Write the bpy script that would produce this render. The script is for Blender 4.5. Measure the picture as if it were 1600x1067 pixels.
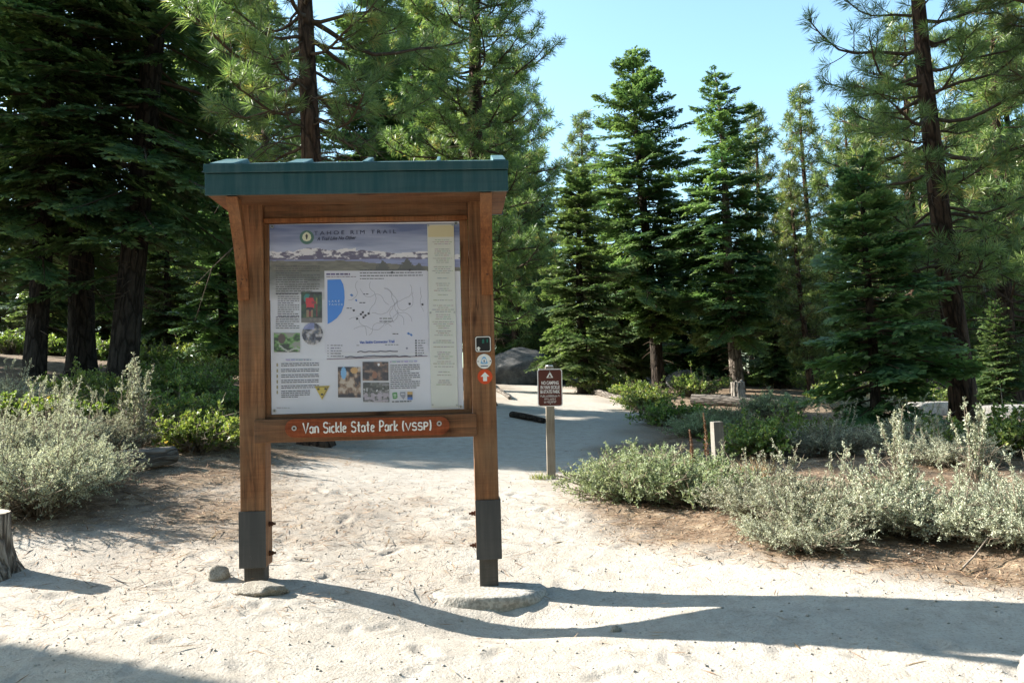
import bpy, bmesh, math, random
import numpy as np
from mathutils import Matrix, Vector

for o in list(bpy.data.objects): bpy.data.objects.remove(o)
S = bpy.context.scene
COL = S.collection
PI = math.pi

# ------------------------------------------------------------------ camera, sky, sun, exposure
PITCH, ROLL, CZ = math.radians(3.31), math.radians(1.63), 1.2
fw = Vector((0, math.cos(PITCH), math.sin(PITCH)))
u0 = Vector((0, -math.sin(PITCH), math.cos(PITCH))); r0 = Vector((1, 0, 0))
rt = math.cos(ROLL)*r0 - math.sin(ROLL)*u0
up = math.cos(ROLL)*u0 + math.sin(ROLL)*r0
cam = bpy.data.cameras.new('camera'); cam.sensor_width = 36; cam.lens = 1300/1600*36
cam.clip_end = 2000; cam.clip_start = .05
camo = bpy.data.objects.new('camera', cam); COL.objects.link(camo)
M = Matrix.Identity(4)
for i in range(3):
    M[i][0], M[i][1], M[i][2] = rt[i], up[i], -fw[i]
M[2][3] = CZ
camo.matrix_world = M
S.camera = camo

SUN_EL, SUN_AZ = 29.5, 17.0          # the sun stands behind on the left; shadows fall right and toward us
S_DIR = Vector((-math.cos(math.radians(SUN_AZ))*math.cos(math.radians(SUN_EL)),
                math.sin(math.radians(SUN_AZ))*math.cos(math.radians(SUN_EL)), math.sin(math.radians(SUN_EL))))
W = bpy.data.worlds.new('World'); S.world = W; W.use_nodes = True
nt = W.node_tree; nt.nodes.clear()
sky = nt.nodes.new('ShaderNodeTexSky'); sky.sky_type = 'NISHITA'; sky.sun_disc = False
sky.sun_elevation = math.radians(SUN_EL); sky.sun_rotation = math.atan2(S_DIR.x, S_DIR.y)
sky.altitude = 0; sky.air_density = 1.0; sky.dust_density = 1.2; sky.ozone_density = .9
bg = nt.nodes.new('ShaderNodeBackground'); bg.inputs[1].default_value = .100
wo = nt.nodes.new('ShaderNodeOutputWorld')
tn = nt.nodes.new('ShaderNodeMix'); tn.data_type = 'RGBA'; tn.blend_type = 'MULTIPLY'; tn.inputs[0].default_value = 1
tn.inputs[7].default_value = (.93, 1.10, 1.06, 1)      # the cyan cast of the photograph's sky
nt.links.new(sky.outputs[0], tn.inputs[6]); nt.links.new(tn.outputs[2], bg.inputs[0]); nt.links.new(bg.outputs[0], wo.inputs[0])
sun = bpy.data.lights.new('sun', 'SUN'); sun.energy = 5.0; sun.angle = math.radians(.5); sun.color = (1, .95, .87)
suno = bpy.data.objects.new('sun', sun); COL.objects.link(suno)
suno.rotation_euler = S_DIR.to_track_quat('Z', 'Y').to_euler()
S.view_settings.view_transform = 'Standard'; S.view_settings.look = 'None'
S.view_settings.exposure = 1.93; S.view_settings.gamma = 1; S.view_settings.use_curve_mapping = False

# ------------------------------------------------------------------ helpers
rng = np.random.default_rng(7); random.seed(7)

def ray(px, py, d):
    """the point at depth d (world y) seen at pixel (px, py) of the 1600 px photograph: used for surveying the place"""
    v = rt*((px-800)/1300) - up*((py-533.5)/1300) + fw
    t = d/v.y
    return Vector((v.x*t, d, CZ+v.z*t))

def unit(a): return a/np.maximum(np.linalg.norm(a, axis=-1, keepdims=True), 1e-9)

def _hash(ix, iy, s):
    h = (ix*374761393 + iy*668265263 + s*362437) & 0xffffffff
    h = ((h ^ (h >> 13))*1274126177) & 0xffffffff
    return ((h ^ (h >> 16)) & 0xffff)/65535.
def vnoise(x, y, s=0):
    x = np.asarray(x, float); y = np.asarray(y, float)
    ix = np.floor(x).astype(np.int64); iy = np.floor(y).astype(np.int64)
    fx = x-ix; fy = y-iy; fx = fx*fx*(3-2*fx); fy = fy*fy*(3-2*fy)
    a = _hash(ix, iy, s); b = _hash(ix+1, iy, s); c = _hash(ix, iy+1, s); d = _hash(ix+1, iy+1, s)
    return (a*(1-fx)+b*fx)*(1-fy)+(c*(1-fx)+d*fx)*fy - .5
def fbm(x, y, o=4, s=0):
    r = 0; a = 1.
    for i in range(o):
        r = r+a*vnoise(x*2**i+17.3*i, y*2**i-9.1*i, s+i); a *= .5
    return r

def lin(r, g, b):
    f = lambda c: ((c/255.+.055)/1.055)**2.4 if c/255. > .04045 else c/255./12.92
    return (f(r), f(g), f(b))

def raw_mesh(name, V, F4=None, F3=None, mat=None, tint=None, smooth=False, col=None):
    """mesh from numpy arrays: quads F4 then triangles F3; tint per face, col per face"""
    me = bpy.data.meshes.new(name)
    V = np.ascontiguousarray(V, dtype=np.float32)
    n4 = 0 if F4 is None else len(F4); n3 = 0 if F3 is None else len(F3)
    me.vertices.add(len(V)); me.vertices.foreach_set('co', V.ravel())
    idx = []; st = []
    if n4: idx.append(np.asarray(F4).ravel()); st.append(np.arange(n4)*4)
    if n3: idx.append(np.asarray(F3).ravel()); st.append(n4*4+np.arange(n3)*3)
    idx = np.concatenate(idx).astype(np.int32); st = np.concatenate(st).astype(np.int32)
    me.loops.add(len(idx)); me.loops.foreach_set('vertex_index', idx)
    me.polygons.add(n4+n3); me.polygons.foreach_set('loop_start', st)
    if smooth: me.polygons.foreach_set('use_smooth', np.ones(n4+n3, bool))
    if tint is not None:
        a = me.attributes.new('tint', 'FLOAT', 'FACE'); a.data.foreach_set('value', np.asarray(tint, np.float32))
    if col is not None:
        a = me.attributes.new('ink', 'FLOAT_COLOR', 'FACE')
        c = np.ones((n4+n3, 4), np.float32); c[:, :3] = col; a.data.foreach_set('color', c.ravel())
    me.update(calc_edges=True)
    if mat: me.materials.append(mat)
    return me

def link(name, me, parent=None, loc=None, **kw):
    o = bpy.data.objects.new(name, me); COL.objects.link(o)
    if parent: o.parent = parent
    if loc is not None: o.location = loc
    for k, v in kw.items(): o[k] = v
    return o
def thing(name, label, cat, loc=(0, 0, 0), rz=0, group=None):
    o = link(name, None, None, loc); o.rotation_euler = (0, 0, rz)
    o.empty_display_size = .2
    return tag(o, label, cat, group)
def tag(o, label, cat, group=None):
    o['label'] = label; o['category'] = cat
    if group: o['group'] = group
    return o

class MB:
    """collects shapes, then links them as one mesh"""
    def __init__(s): s.V = []; s.F = []; s.m = []
    def add(s, V, F, m=0):
        b = len(s.V); s.V += [tuple(v) for v in V]; s.F += [tuple(i+b for i in f) for f in F]; s.m += [m]*len(F); return s
    def box(s, x0, x1, y0, y1, z0, z1, m=0):
        V = [(x, y, z) for z in (z0, z1) for y in (y0, y1) for x in (x0, x1)]
        return s.add(V, [(0, 2, 3, 1), (4, 5, 7, 6), (0, 1, 5, 4), (1, 3, 7, 5), (3, 2, 6, 7), (2, 0, 4, 6)], m)
    def prism(s, P, f0, f1, m=0):
        """polygon P (2D) mapped to 3D by f0 and f1 (two end faces)"""
        n = len(P); V = [f0(*p) for p in P]+[f1(*p) for p in P]
        F = [tuple(range(n))[::-1], tuple(range(n, 2*n))]+[(i, (i+1) % n, n+(i+1) % n, n+i) for i in range(n)]
        return s.add(V, F, m)
    def tube(s, P, R, n=8, m=0, caps=True, flat=1.):
        V, F = tube(P, R, n); V = np.array(V)
        F = [tuple(f) for f in F]
        k = len(P)
        if caps: F += [tuple(range(n))[::-1], tuple(range((k-1)*n, k*n))]
        return s.add(V, F, m)
    def build(s, name, mats, parent=None, bevel=0, smooth=False, seg=2, **kw):
        me = bpy.data.meshes.new(name)
        if not isinstance(mats, (list, tuple)): mats = [mats]
        bm = bmesh.new(); vs = [bm.verts.new(v) for v in s.V]
        for f, m in zip(s.F, s.m):
            try: fc = bm.faces.new([vs[i] for i in f]); fc.material_index = m; fc.smooth = smooth
            except ValueError: pass
        bmesh.ops.recalc_face_normals(bm, faces=bm.faces)
        if bevel: bmesh.ops.bevel(bm, geom=list(bm.edges), offset=bevel, segments=seg, affect='EDGES', profile=.6, clamp_overlap=True)
        bm.to_mesh(me); bm.free()
        for m in mats: me.materials.append(m)
        return link(name, me, parent, **kw)

def tube(P, R, n=8):
    P = np.asarray(P, float); k = len(P); R = np.broadcast_to(np.asarray(R, float), (k,))
    T = unit(np.gradient(P, axis=0))
    ref = np.array([0, 0, 1.]) if abs(T[:, 2]).mean() < .8 else np.array([0, 1., 0])
    A = unit(np.cross(T, ref)); B = np.cross(T, A)
    a = np.arange(n)*2*PI/n
    V = P[:, None]+R[:, None, None]*(np.cos(a)[None, :, None]*A[:, None]+np.sin(a)[None, :, None]*B[:, None])
    i = np.arange(k-1)[:, None]*n; j = np.arange(n)[None]
    F = np.stack([i+j, i+(j+1) % n, i+n+(j+1) % n, i+n+j], -1).reshape(-1, 4)
    return V.reshape(-1, 3), F
class Tubes:
    """many tubes in numpy arrays"""
    def __init__(s): s.V = []; s.F = []; s.n = 0
    def add(s, P, R, n=5):
        V, F = tube(P, R, n); s.V.append(V); s.F.append(F+s.n); s.n += len(V)
    def mesh(s, name, mat): return raw_mesh(name, np.concatenate(s.V), np.concatenate(s.F), None, mat, smooth=True)

def kites(base, d, nrm, L, Wd, bend=0.):
    """leaf-shaped quads: base, one side, tip, other side"""
    L = np.asarray(L)[:, None]; Wd = np.asarray(Wd)[:, None]
    side = unit(np.cross(d, nrm)); n2 = np.cross(side, d)
    mid = base+d*L*.5+n2*bend*L
    return np.stack([base, mid+side*Wd*.5, base+d*L, mid-side*Wd*.5], 1)
def soup(name, Q, tint, mat):
    n = len(Q); return raw_mesh(name, Q.reshape(-1, 3), np.arange(n*4).reshape(n, 4), None, mat, tint)
def rvec(n, g=None):
    return unit((g or rng).normal(size=(n, 3)))

# ------------------------------------------------------------------ materials
def mat(name, rough=.7, spec=.3):
    m = bpy.data.materials.new(name); m.use_nodes = True
    t = m.node_tree; b = t.nodes['Principled BSDF']
    b.inputs['Roughness'].default_value = rough; b.inputs['Specular IOR Level'].default_value = spec
    return m, t, b
def N(t, ty, **kw):
    n = t.nodes.new(ty)
    for k, v in kw.items():
        if k.startswith('i_'):
            n.inputs[k[2:].replace('_', ' ')].default_value = v
        else: setattr(n, k, v)
    return n
def ramp(t, fac, stops, interp='LINEAR'):
    r = t.nodes.new('ShaderNodeValToRGB'); r.color_ramp.interpolation = interp
    e = r.color_ramp.elements
    while len(e) < len(stops): e.new(.5)
    for q, (p, c) in zip(e, stops): q.position = p; q.color = (*c, 1) if len(c) == 3 else c
    t.links.new(fac, r.inputs[0]); return r.outputs[0]
def noise(t, scale, vec=None, detail=4, rough=.55, dist=0):
    n = N(t, 'ShaderNodeTexNoise'); n.inputs['Scale'].default_value = scale; n.inputs['Detail'].default_value = detail
    n.inputs['Roughness'].default_value = rough; n.inputs['Distortion'].default_value = dist
    if vec is not None: t.links.new(vec, n.inputs['Vector'])
    return n.outputs[0]
def coords(t, scale=(1, 1, 1), which='Object'):
    c = N(t, 'ShaderNodeTexCoord'); m = N(t, 'ShaderNodeMapping'); m.inputs['Scale'].default_value = scale
    t.links.new(c.outputs[which], m.inputs[0]); return m.outputs[0]
def bump(t, b, h, strength=.5, dist=.02):
    n = N(t, 'ShaderNodeBump'); n.inputs['Strength'].default_value = strength; n.inputs['Distance'].default_value = dist
    t.links.new(h, n.inputs['Height']); t.links.new(n.outputs[0], b.inputs['Normal'])
def mixc(t, fac, a, b, mode='MIX'):
    m = N(t, 'ShaderNodeMix', data_type='RGBA', blend_type=mode)
    for s, v in ((0, fac), (6, a), (7, b)):
        if isinstance(v, (int, float)): m.inputs[s].default_value = v
        elif isinstance(v, tuple): m.inputs[s].default_value = (*v, 1)
        else: t.links.new(v, m.inputs[s])
    return m.outputs[2]
def flat_mat(name, c, rough=.6, spec=.3, var=.12, scale=20, metal=0):
    m, t, b = mat(name, rough, spec)
    n = noise(t, scale, coords(t), 5)
    lo = tuple(x*(1-var) for x in c); hi = tuple(min(1, x*(1+var)) for x in c)
    t.links.new(ramp(t, n, [(.3, lo), (.7, hi)]), b.inputs['Base Color'])
    b.inputs['Metallic'].default_value = metal
    bump(t, b, n, .15, .003)
    return m
def wood_mat(name, c0, c1, axis, weather=0.0, grey=(.25, .23, .2), rough=.65):
    """long grain along the axis, saw marks across, knots"""
    m, t, b = mat(name, rough, .25)
    sc = [14, 14, 14]; sc['xyz'.index(axis)] = 1.1
    v = coords(t, tuple(sc))
    g = noise(t, 1.6, v, 6, .6, 1.2)
    sc2 = [60, 60, 60]; sc2['xyz'.index(axis)] = 2.5
    f = noise(t, 1.5, coords(t, tuple(sc2)), 3, .6)
    sc3 = [2, 2, 2]; sc3['xyz'.index(axis)] = 55
    w = noise(t, 1.3, coords(t, tuple(sc3)), 2, .5)
    base = ramp(t, g, [(.28, c0), (.5, tuple((a+d)/2 for a, d in zip(c0, c1))), (.72, c1)])
    base = mixc(t, .45, base, ramp(t, f, [(.35, (.35, .35, .35)), (.65, (1, 1, 1))]), 'MULTIPLY')
    base = mixc(t, .3, base, ramp(t, w, [(.4, (.55, .5, .45)), (.62, (1, 1, 1))]), 'MULTIPLY')
    if weather:
        n = noise(t, 2.2, coords(t), 4)
        base = mixc(t, ramp(t, n, [(.5-weather*.5, (0, 0, 0)), (.95-weather*.4, (1, 1, 1))]), base, grey)
    # knots and drying checks
    sk = [7, 7, 7]; sk['xyz'.index(axis)] = 2.2
    kv = N(t, 'ShaderNodeTexVoronoi'); kv.inputs['Scale'].default_value = .8; t.links.new(coords(t, tuple(sk)), kv.inputs['Vector'])
    kn = ramp(t, kv.outputs['Distance'], [(.05, (.25, .22, .2)), (.11, (.75, .7, .66)), (.16, (1, 1, 1))])
    base = mixc(t, .9, base, kn, 'MULTIPLY')
    sq = [24, 24, 24]; sq['xyz'.index(axis)] = .55
    ck = noise(t, 1.0, coords(t, tuple(sq)), 2, .5, .3)
    ckr = ramp(t, ck, [(.488, (1, 1, 1)), (.498, (.12, .1, .09)), (.506, (1, 1, 1))])
    ckm = noise(t, 1.7, coords(t), 2)
    base = mixc(t, ramp(t, ckm, [(.46, (0, 0, 0)), (.56, (.85, .85, .85))]), base, mixc(t, 1., base, ckr, 'MULTIPLY'))
    t.links.new(base, b.inputs['Base Color'])
    a = N(t, 'ShaderNodeMath', operation='ADD'); t.links.new(f, a.inputs[0]); t.links.new(w, a.inputs[1])
    bump(t, b, a.outputs[0], .45, .004)
    return m
def painted_metal(name, c, dust, rough=.42):
    """painted sheet with run-off streaks, dust and chips"""
    m, t, b = mat(name, rough, .5)
    s = noise(t, 1., coords(t, (26, 26, 1.6)), 4, .6); l = noise(t, 1., coords(t, (1.4, 9, 22)), 4, .6); n = noise(t, 5, coords(t), 6, .65)
    col = mixc(t, ramp(t, s, [(.42, (0, 0, 0)), (.78, (.55, .55, .55))]), c, dust)
    col = mixc(t, ramp(t, l, [(.52, (0, 0, 0)), (.8, (.4, .4, .4))]), col, tuple(x*.45 for x in c))
    col = mixc(t, ramp(t, n, [(.70, (0, 0, 0)), (.73, (.7, .7, .7))]), col, dust)
    t.links.new(col, b.inputs['Base Color'])
    t.links.new(ramp(t, n, [(.3, (.3, .3, .3)), (.7, (.6, .6, .6))]), b.inputs['Roughness'])
    bump(t, b, n, .2, .004)
    return m
def leaf_mat(name, stops, trans=.35, rough=.5, spec=.25, objvar=.25, tcol=(1.0, 1.0, .55)):
    """needles and leaves: colour varies leaf by leaf and plant by plant, light passes through"""
    m = bpy.data.materials.new(name); m.use_nodes = True; t = m.node_tree
    b = t.nodes['Principled BSDF']; out = t.nodes['Material Output']
    b.inputs['Roughness'].default_value = rough; b.inputs['Specular IOR Level'].default_value = spec
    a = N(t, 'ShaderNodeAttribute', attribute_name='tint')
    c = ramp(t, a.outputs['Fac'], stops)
    oi = N(t, 'ShaderNodeObjectInfo')
    hs = N(t, 'ShaderNodeHueSaturation'); hs.inputs['Saturation'].default_value = 1
    mr = N(t, 'ShaderNodeMapRange'); mr.inputs[3].default_value = 1-objvar; mr.inputs[4].default_value = 1+objvar
    t.links.new(oi.outputs['Random'], mr.inputs[0]); t.links.new(mr.outputs[0], hs.inputs['Value'])
    mh = N(t, 'ShaderNodeMapRange'); mh.inputs[3].default_value = .485; mh.inputs[4].default_value = .515
    t.links.new(oi.outputs['Random'], mh.inputs[0]); t.links.new(mh.outputs[0], hs.inputs['Hue'])
    t.links.new(c, hs.inputs['Color']); c = hs.outputs[0]
    t.links.new(c, b.inputs['Base Color'])
    tr = N(t, 'ShaderNodeBsdfTranslucent')
    t.links.new(mixc(t, 1., c, tuple(x*1.4 for x in tcol), 'MULTIPLY'), tr.inputs[0])
    mx = N(t, 'ShaderNodeMixShader'); mx.inputs[0].default_value = trans
    t.links.new(b.outputs[0], mx.inputs[1]); t.links.new(tr.outputs[0], mx.inputs[2])
    t.links.new(mx.outputs[0], out.inputs[0])
    return m
def bark_mat(name, c0, c1, c2, sx=9, sz=2.2, depth=.03):
    m, t, b = mat(name, .9, .1)
    v = coords(t, (sx, sx, sz))
    vo = N(t, 'ShaderNodeTexVoronoi', feature='DISTANCE_TO_EDGE'); vo.inputs['Scale'].default_value = 1.
    wv = N(t, 'ShaderNodeVectorMath', operation='ADD')
    n3 = N(t, 'ShaderNodeTexNoise'); n3.inputs['Scale'].default_value = 1.4; n3.inputs['Detail'].default_value = 4
    t.links.new(v, n3.inputs['Vector']); t.links.new(v, wv.inputs[0]); t.links.new(n3.outputs['Color'], wv.inputs[1])
    t.links.new(wv.outputs[0], vo.inputs['Vector'])
    n = noise(t, 3, v, 6)
    e = ramp(t, vo.outputs[0], [(0, (.25, .25, .25)), (.16, (1, 1, 1))])
    c = ramp(t, n, [(.3, c1), (.7, c2)])
    t.links.new(mixc(t, e, c0, c), b.inputs['Base Color'])
    h = N(t, 'ShaderNodeMath', operation='ADD'); t.links.new(e, h.inputs[0]); t.links.new(n, h.inputs[1])
    bump(t, b, h.outputs[0], .9, depth)
    return m
def ink_mat():
    m, t, b = mat('printed_ink', .55, .12)
    a = N(t, 'ShaderNodeAttribute', attribute_name='ink')
    n = noise(t, 4, coords(t), 4)
    glare_mix = mixc(t, .2, a.outputs['Color'], (.48, .47, .52))      # hazy glare on the panel mixed into the ink colour
    t.links.new(mixc(t, .12, glare_mix, ramp(t, n, [(.3, (.8, .8, .8)), (.7, (1, 1, 1))]), 'MULTIPLY'), b.inputs['Base Color'])
    return m
def stone_mat(name, c0, c1, c2, sc=5, strength=.8):
    m, t, b = mat(name, .85, .2)
    v = coords(t); n = noise(t, sc, v, 8, .65); f = noise(t, sc*14, v, 3)
    c = ramp(t, n, [(.28, c0), (.5, c1), (.7, c2)])
    c = mixc(t, .5, c, ramp(t, f, [(.42, (.35, .34, .33)), (.55, (1, 1, 1))]), 'MULTIPLY')
    t.links.new(c, b.inputs['Base Color'])
    a = N(t, 'ShaderNodeMath', operation='ADD'); t.links.new(n, a.inputs[0]); t.links.new(f, a.inputs[1])
    bump(t, b, a.outputs[0], strength, .03)
    return m

def ground_mat():
    m, t, b = mat('ground_soil', .95, .08)
    v = coords(t)
    a = N(t, 'ShaderNodeAttribute', attribute_name='litter')
    big = noise(t, .8, v, 5, .6); mid = noise(t, 7, v, 6, .65); fine = noise(t, 60, v, 4, .7)
    sand = ramp(t, mid, [(.25, (.30, .265, .22)), (.5, (.395, .356, .306)), (.75, (.45, .415, .362))])
    sand = mixc(t, .35, sand, ramp(t, fine, [(.36, (.30, .28, .26)), (.49, (1, 1, 1))]), 'MULTIPLY')
    sand = mixc(t, ramp(t, big, [(.45, (0, 0, 0)), (.7, (.35, .35, .35))]), sand, (.35, .30, .24))
    duff = ramp(t, mid, [(.28, (.07, .05, .035)), (.48, (.20, .145, .10)), (.7, (.36, .285, .20))])
    duff = mixc(t, .6, duff, ramp(t, fine, [(.38, (.3, .26, .22)), (.56, (1, 1, 1))]), 'MULTIPLY')
    fac = N(t, 'ShaderNodeMath', operation='MULTIPLY_ADD'); t.links.new(mid, fac.inputs[0]); fac.inputs[1].default_value = 1.0; fac.inputs[2].default_value = -.5
    ad = N(t, 'ShaderNodeMath', operation='ADD'); t.links.new(fac.outputs[0], ad.inputs[0]); t.links.new(a.outputs['Fac'], ad.inputs[1])
    t.links.new(mixc(t, ramp(t, ad.outputs[0], [(.2, (0, 0, 0)), (.85, (1, 1, 1))]), sand, duff), b.inputs['Base Color'])
    h = N(t, 'ShaderNodeMath', operation='MULTIPLY_ADD'); dent = ramp(t, noise(t, 19, v, 2, .5, 0), [(.26, (0, 0, 0)), (.44, (1, 1, 1))])
    t.links.new(dent, h.inputs[0]); h.inputs[1].default_value = .35
    h2 = N(t, 'ShaderNodeMath', operation='MULTIPLY_ADD'); t.links.new(mid, h2.inputs[0]); h2.inputs[1].default_value = .7; t.links.new(fine, h2.inputs[2])
    t.links.new(h2.outputs[0], h.inputs[2])
    bump(t, b, h.outputs[0], .55, .016)
    return m

M_ground = ground_mat()
M_postz = wood_mat('stained_timber_upright', (.08, .030, .012), (.40, .175, .075), 'z', .2, (.24, .15, .085))
M_beamx = wood_mat('stained_timber_level', (.065, .025, .010), (.31, .132, .056), 'x', .22, (.18, .115, .07))
M_brace = wood_mat('stained_timber_brace', (.16, .05, .015), (.36, .135, .045), 'z', .1, (.24, .14, .08))
M_greyz = wood_mat('weathered_timber', (.09, .08, .065), (.24, .215, .18), 'z', .5, (.24, .225, .20), .85)
M_foot = wood_mat('shaded_foot_timber', (.03, .027, .024), (.10, .088, .075), 'z', .3, (.12, .11, .10), .85)  # timber darkened so the colour carries the shade on the post feet
M_signpost = wood_mat('weathered_post', (.12, .085, .055), (.3, .24, .17), 'z', .5, (.3, .27, .22), .85)
M_teal = painted_metal('teal_painted_metal', (.013, .060, .068), (.075, .12, .12))
M_tealtop = painted_metal('pale_teal_roofing', (.06, .15, .17), (.2, .24, .23))  # paler teal for the roof slopes than for the fascia
M_steel = painted_metal('dark_galvanised_steel', (.030, .032, .035), (.085, .082, .078), .5)
M_rust = flat_mat('rusty_bolt', (.08, .035, .02), .8, .3, .3, 60)
M_zinc = flat_mat('zinc_screw', (.45, .45, .46), .35, .6, .15, 60, .8)
M_board = flat_mat('white_print_board', (.66, .655, .72), .55, .12, .03, 4)
M_cream = flat_mat('cream_notice_board', (.63, .63, .59), .55, .12, .04, 4)
M_ink = ink_mat()
M_orange = wood_mat('orange_name_board', (.22, .048, .015), (.36, .09, .030), 'x', 0)
M_white = flat_mat('white_paint', (.80, .78, .74), .5, .3, .06, 30)
M_offw = flat_mat('sign_reflective_white', (.72, .68, .64), .4, .4, .08, 30)
M_brown = flat_mat('sign_brown', (.085, .018, .012), .4, .4, .12, 14)
M_black = flat_mat('black_plastic', (.012, .013, .014), .4, .4, .2, 20)
M_red = flat_mat('orange_red_disc', (.62, .07, .015), .45, .4, .1, 20)
M_blue = flat_mat('pale_blue_ink', (.22, .45, .68), .5, .3, .05, 20)
M_navy = flat_mat('navy_ink', (.02, .06, .15), .5, .3, .05, 20)
M_green = flat_mat('dull_green_ink', (.02, .13, .10), .5, .3, .1, 20)
M_pinebark = bark_mat('pine_bark', (.010, .007, .006), (.045, .028, .020), (.115, .07, .047), 7, 1.8, .05)
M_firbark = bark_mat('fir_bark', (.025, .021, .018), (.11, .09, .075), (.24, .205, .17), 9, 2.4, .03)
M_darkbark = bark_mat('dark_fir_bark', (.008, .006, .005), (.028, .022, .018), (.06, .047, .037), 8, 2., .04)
M_twig = flat_mat('dead_twig', (.22, .18, .145), .9, .1, .35, 9)
M_limb = flat_mat('limb_bark', (.085, .06, .043), .9, .1, .35, 9)
M_stem = flat_mat('shrub_stem', (.20, .16, .12), .9, .1, .35, 9)
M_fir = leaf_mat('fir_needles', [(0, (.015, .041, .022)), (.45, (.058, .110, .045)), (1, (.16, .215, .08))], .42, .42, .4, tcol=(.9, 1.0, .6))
M_pine = leaf_mat('pine_needles', [(0, (.042, .075, .028)), (.5, (.118, .165, .055)), (.9, (.24, .285, .10)), (1, (.32, .23, .09))], .42, .38, .5, tcol=(.9, 1.0, .6))
M_sage = leaf_mat('sage_leaves', [(0, (.14, .145, .10)), (.4, (.30, .315, .235)), (.8, (.46, .475, .37)), (1, (.50, .46, .32))], .25, .7, .15, .2, (1, 1, .8))
M_sageg = leaf_mat('greenish_sage_leaves', [(0, (.10, .14, .06)), (.5, (.24, .29, .17)), (1, (.40, .44, .29))], .3, .65, .18, .12, (1, 1, .7))
M_manz = leaf_mat('broad_green_leaves', [(0, (.05, .085, .022)), (.5, (.15, .215, .055)), (.93, (.30, .35, .11)), (1, (.40, .29, .09))], .35, .4, .35, .15)
M_straw = leaf_mat('straw', [(0, (.10, .06, .035)), (.5, (.27, .18, .10)), (1, (.45, .34, .21))], .1, .7, .15, .05)
M_redst = leaf_mat('dry_flower', [(0, (.11, .05, .035)), (1, (.27, .15, .11))], .2, .8, .1, .05)
M_smooth = stone_mat('smooth_granite', (.25, .225, .19), (.37, .34, .295), (.43, .40, .355), 3, .3)
M_granite = stone_mat('granite', (.22, .20, .175), (.36, .335, .30), (.46, .43, .385), 4)
M_dgranite = stone_mat('shaded_granite', (.055, .055, .052), (.115, .113, .108), (.19, .182, .17), 3)  # granite darkened so the colour carries the boulders' shade
M_soilstone = stone_mat('sandy_stone', (.27, .23, .18), (.40, .36, .30), (.47, .43, .37), 9)
M_log = wood_mat('weathered_log', (.09, .07, .055), (.28, .24, .2), 'x', .55, (.27, .25, .225), .9)
M_stump = bark_mat('weathered_stump', (.03, .024, .02), (.13, .11, .09), (.33, .30, .26), 16, 2.2, .03)
M_logbark = bark_mat('weathered_log_bark', (.03, .025, .02), (.10, .085, .07), (.21, .185, .16), 2.2, 14, .03)
M_cut = flat_mat('cut_wood', (.42, .36, .29), .85, .1, .3, 18)

# ------------------------------------------------------------------ ground (surveyed points, thin plate surface)
CP = []
for q in [(100, 1060, 4.1), (800, 1060, 4.2), (1500, 1060, 4.1), (30, 905, 5.7), (400, 907, 5.68), (600, 945, 5.35), (765, 978, 5.2),
          (1000, 978, 5.1), (1300, 900, 5.6), (1590, 890, 5.5), (1000, 800, 7.6), (700, 800, 7.6), (400, 780, 7.8), (100, 790, 7.4),
          (860, 750, 10.4), (500, 700, 13), (230, 715, 9.5), (310, 700, 10.5), (130, 575, 19), (350, 600, 20), (700, 650, 17), (950, 640, 20),
          (880, 610, 28), (800, 598, 38), (1123, 738, 10.2), (1150, 612, 26), (1300, 645, 19), (1510, 675, 14), (1365, 690, 13),
          (1560, 650, 20), (1580, 705, 10.5)]:
    p = ray(*q); CP.append((p.x, p.y, p.z))
CP += [(0, 0, -.55), (-2, 1.5, -.45), (2.5, 1.5, -.55), (-20, 30, 3.2), (-12, 18, 2.1), (-8, 10, 1.0), (-6, 6, .3), (0, 60, 2.4), (-40, 60, 6), (40, 60, 1.2),
       (0, 120, 4), (-100, 120, 9), (100, 120, 2), (15, 20, .3), (12, 8, 0), (30, 30, .5), (-30, 10, 3), (-15, 2, .8), (15, 0, -.8), (0, -15, -1.2), (-100, 0, 6), (100, 0, -2)]
CP = np.array(CP)
def _phi(r2): return r2*np.log(np.maximum(r2, 1e-9))
_n = len(CP)
_A = np.zeros((_n+3, _n+3))
_A[:_n, :_n] = _phi(((CP[:, None, :2]-CP[None, :, :2])**2).sum(-1))+np.eye(_n)*1.5
_A[:_n, _n:] = np.c_[np.ones(_n), CP[:, :2]]; _A[_n:, :_n] = _A[:_n, _n:].T
_w = np.linalg.solve(_A, np.r_[CP[:, 2], 0, 0, 0])
def ground_z(x, y):
    x = np.atleast_1d(np.clip(np.asarray(x, float), -100, 100)); y = np.atleast_1d(np.clip(np.asarray(y, float), -15, 120))
    sh = x.shape; x = x.ravel(); y = y.ravel(); out = np.empty(len(x))
    for i in range(0, len(x), 20000):
        a, b = x[i:i+20000], y[i:i+20000]
        k = _phi((a[:, None]-CP[:, 0])**2+(b[:, None]-CP[:, 1])**2)
        out[i:i+20000] = k@_w[:_n]+_w[_n]+_w[_n+1]*a+_w[_n+2]*b
    return out.reshape(sh)
def gz(x, y): return float(ground_z(x, y)[0])
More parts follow.
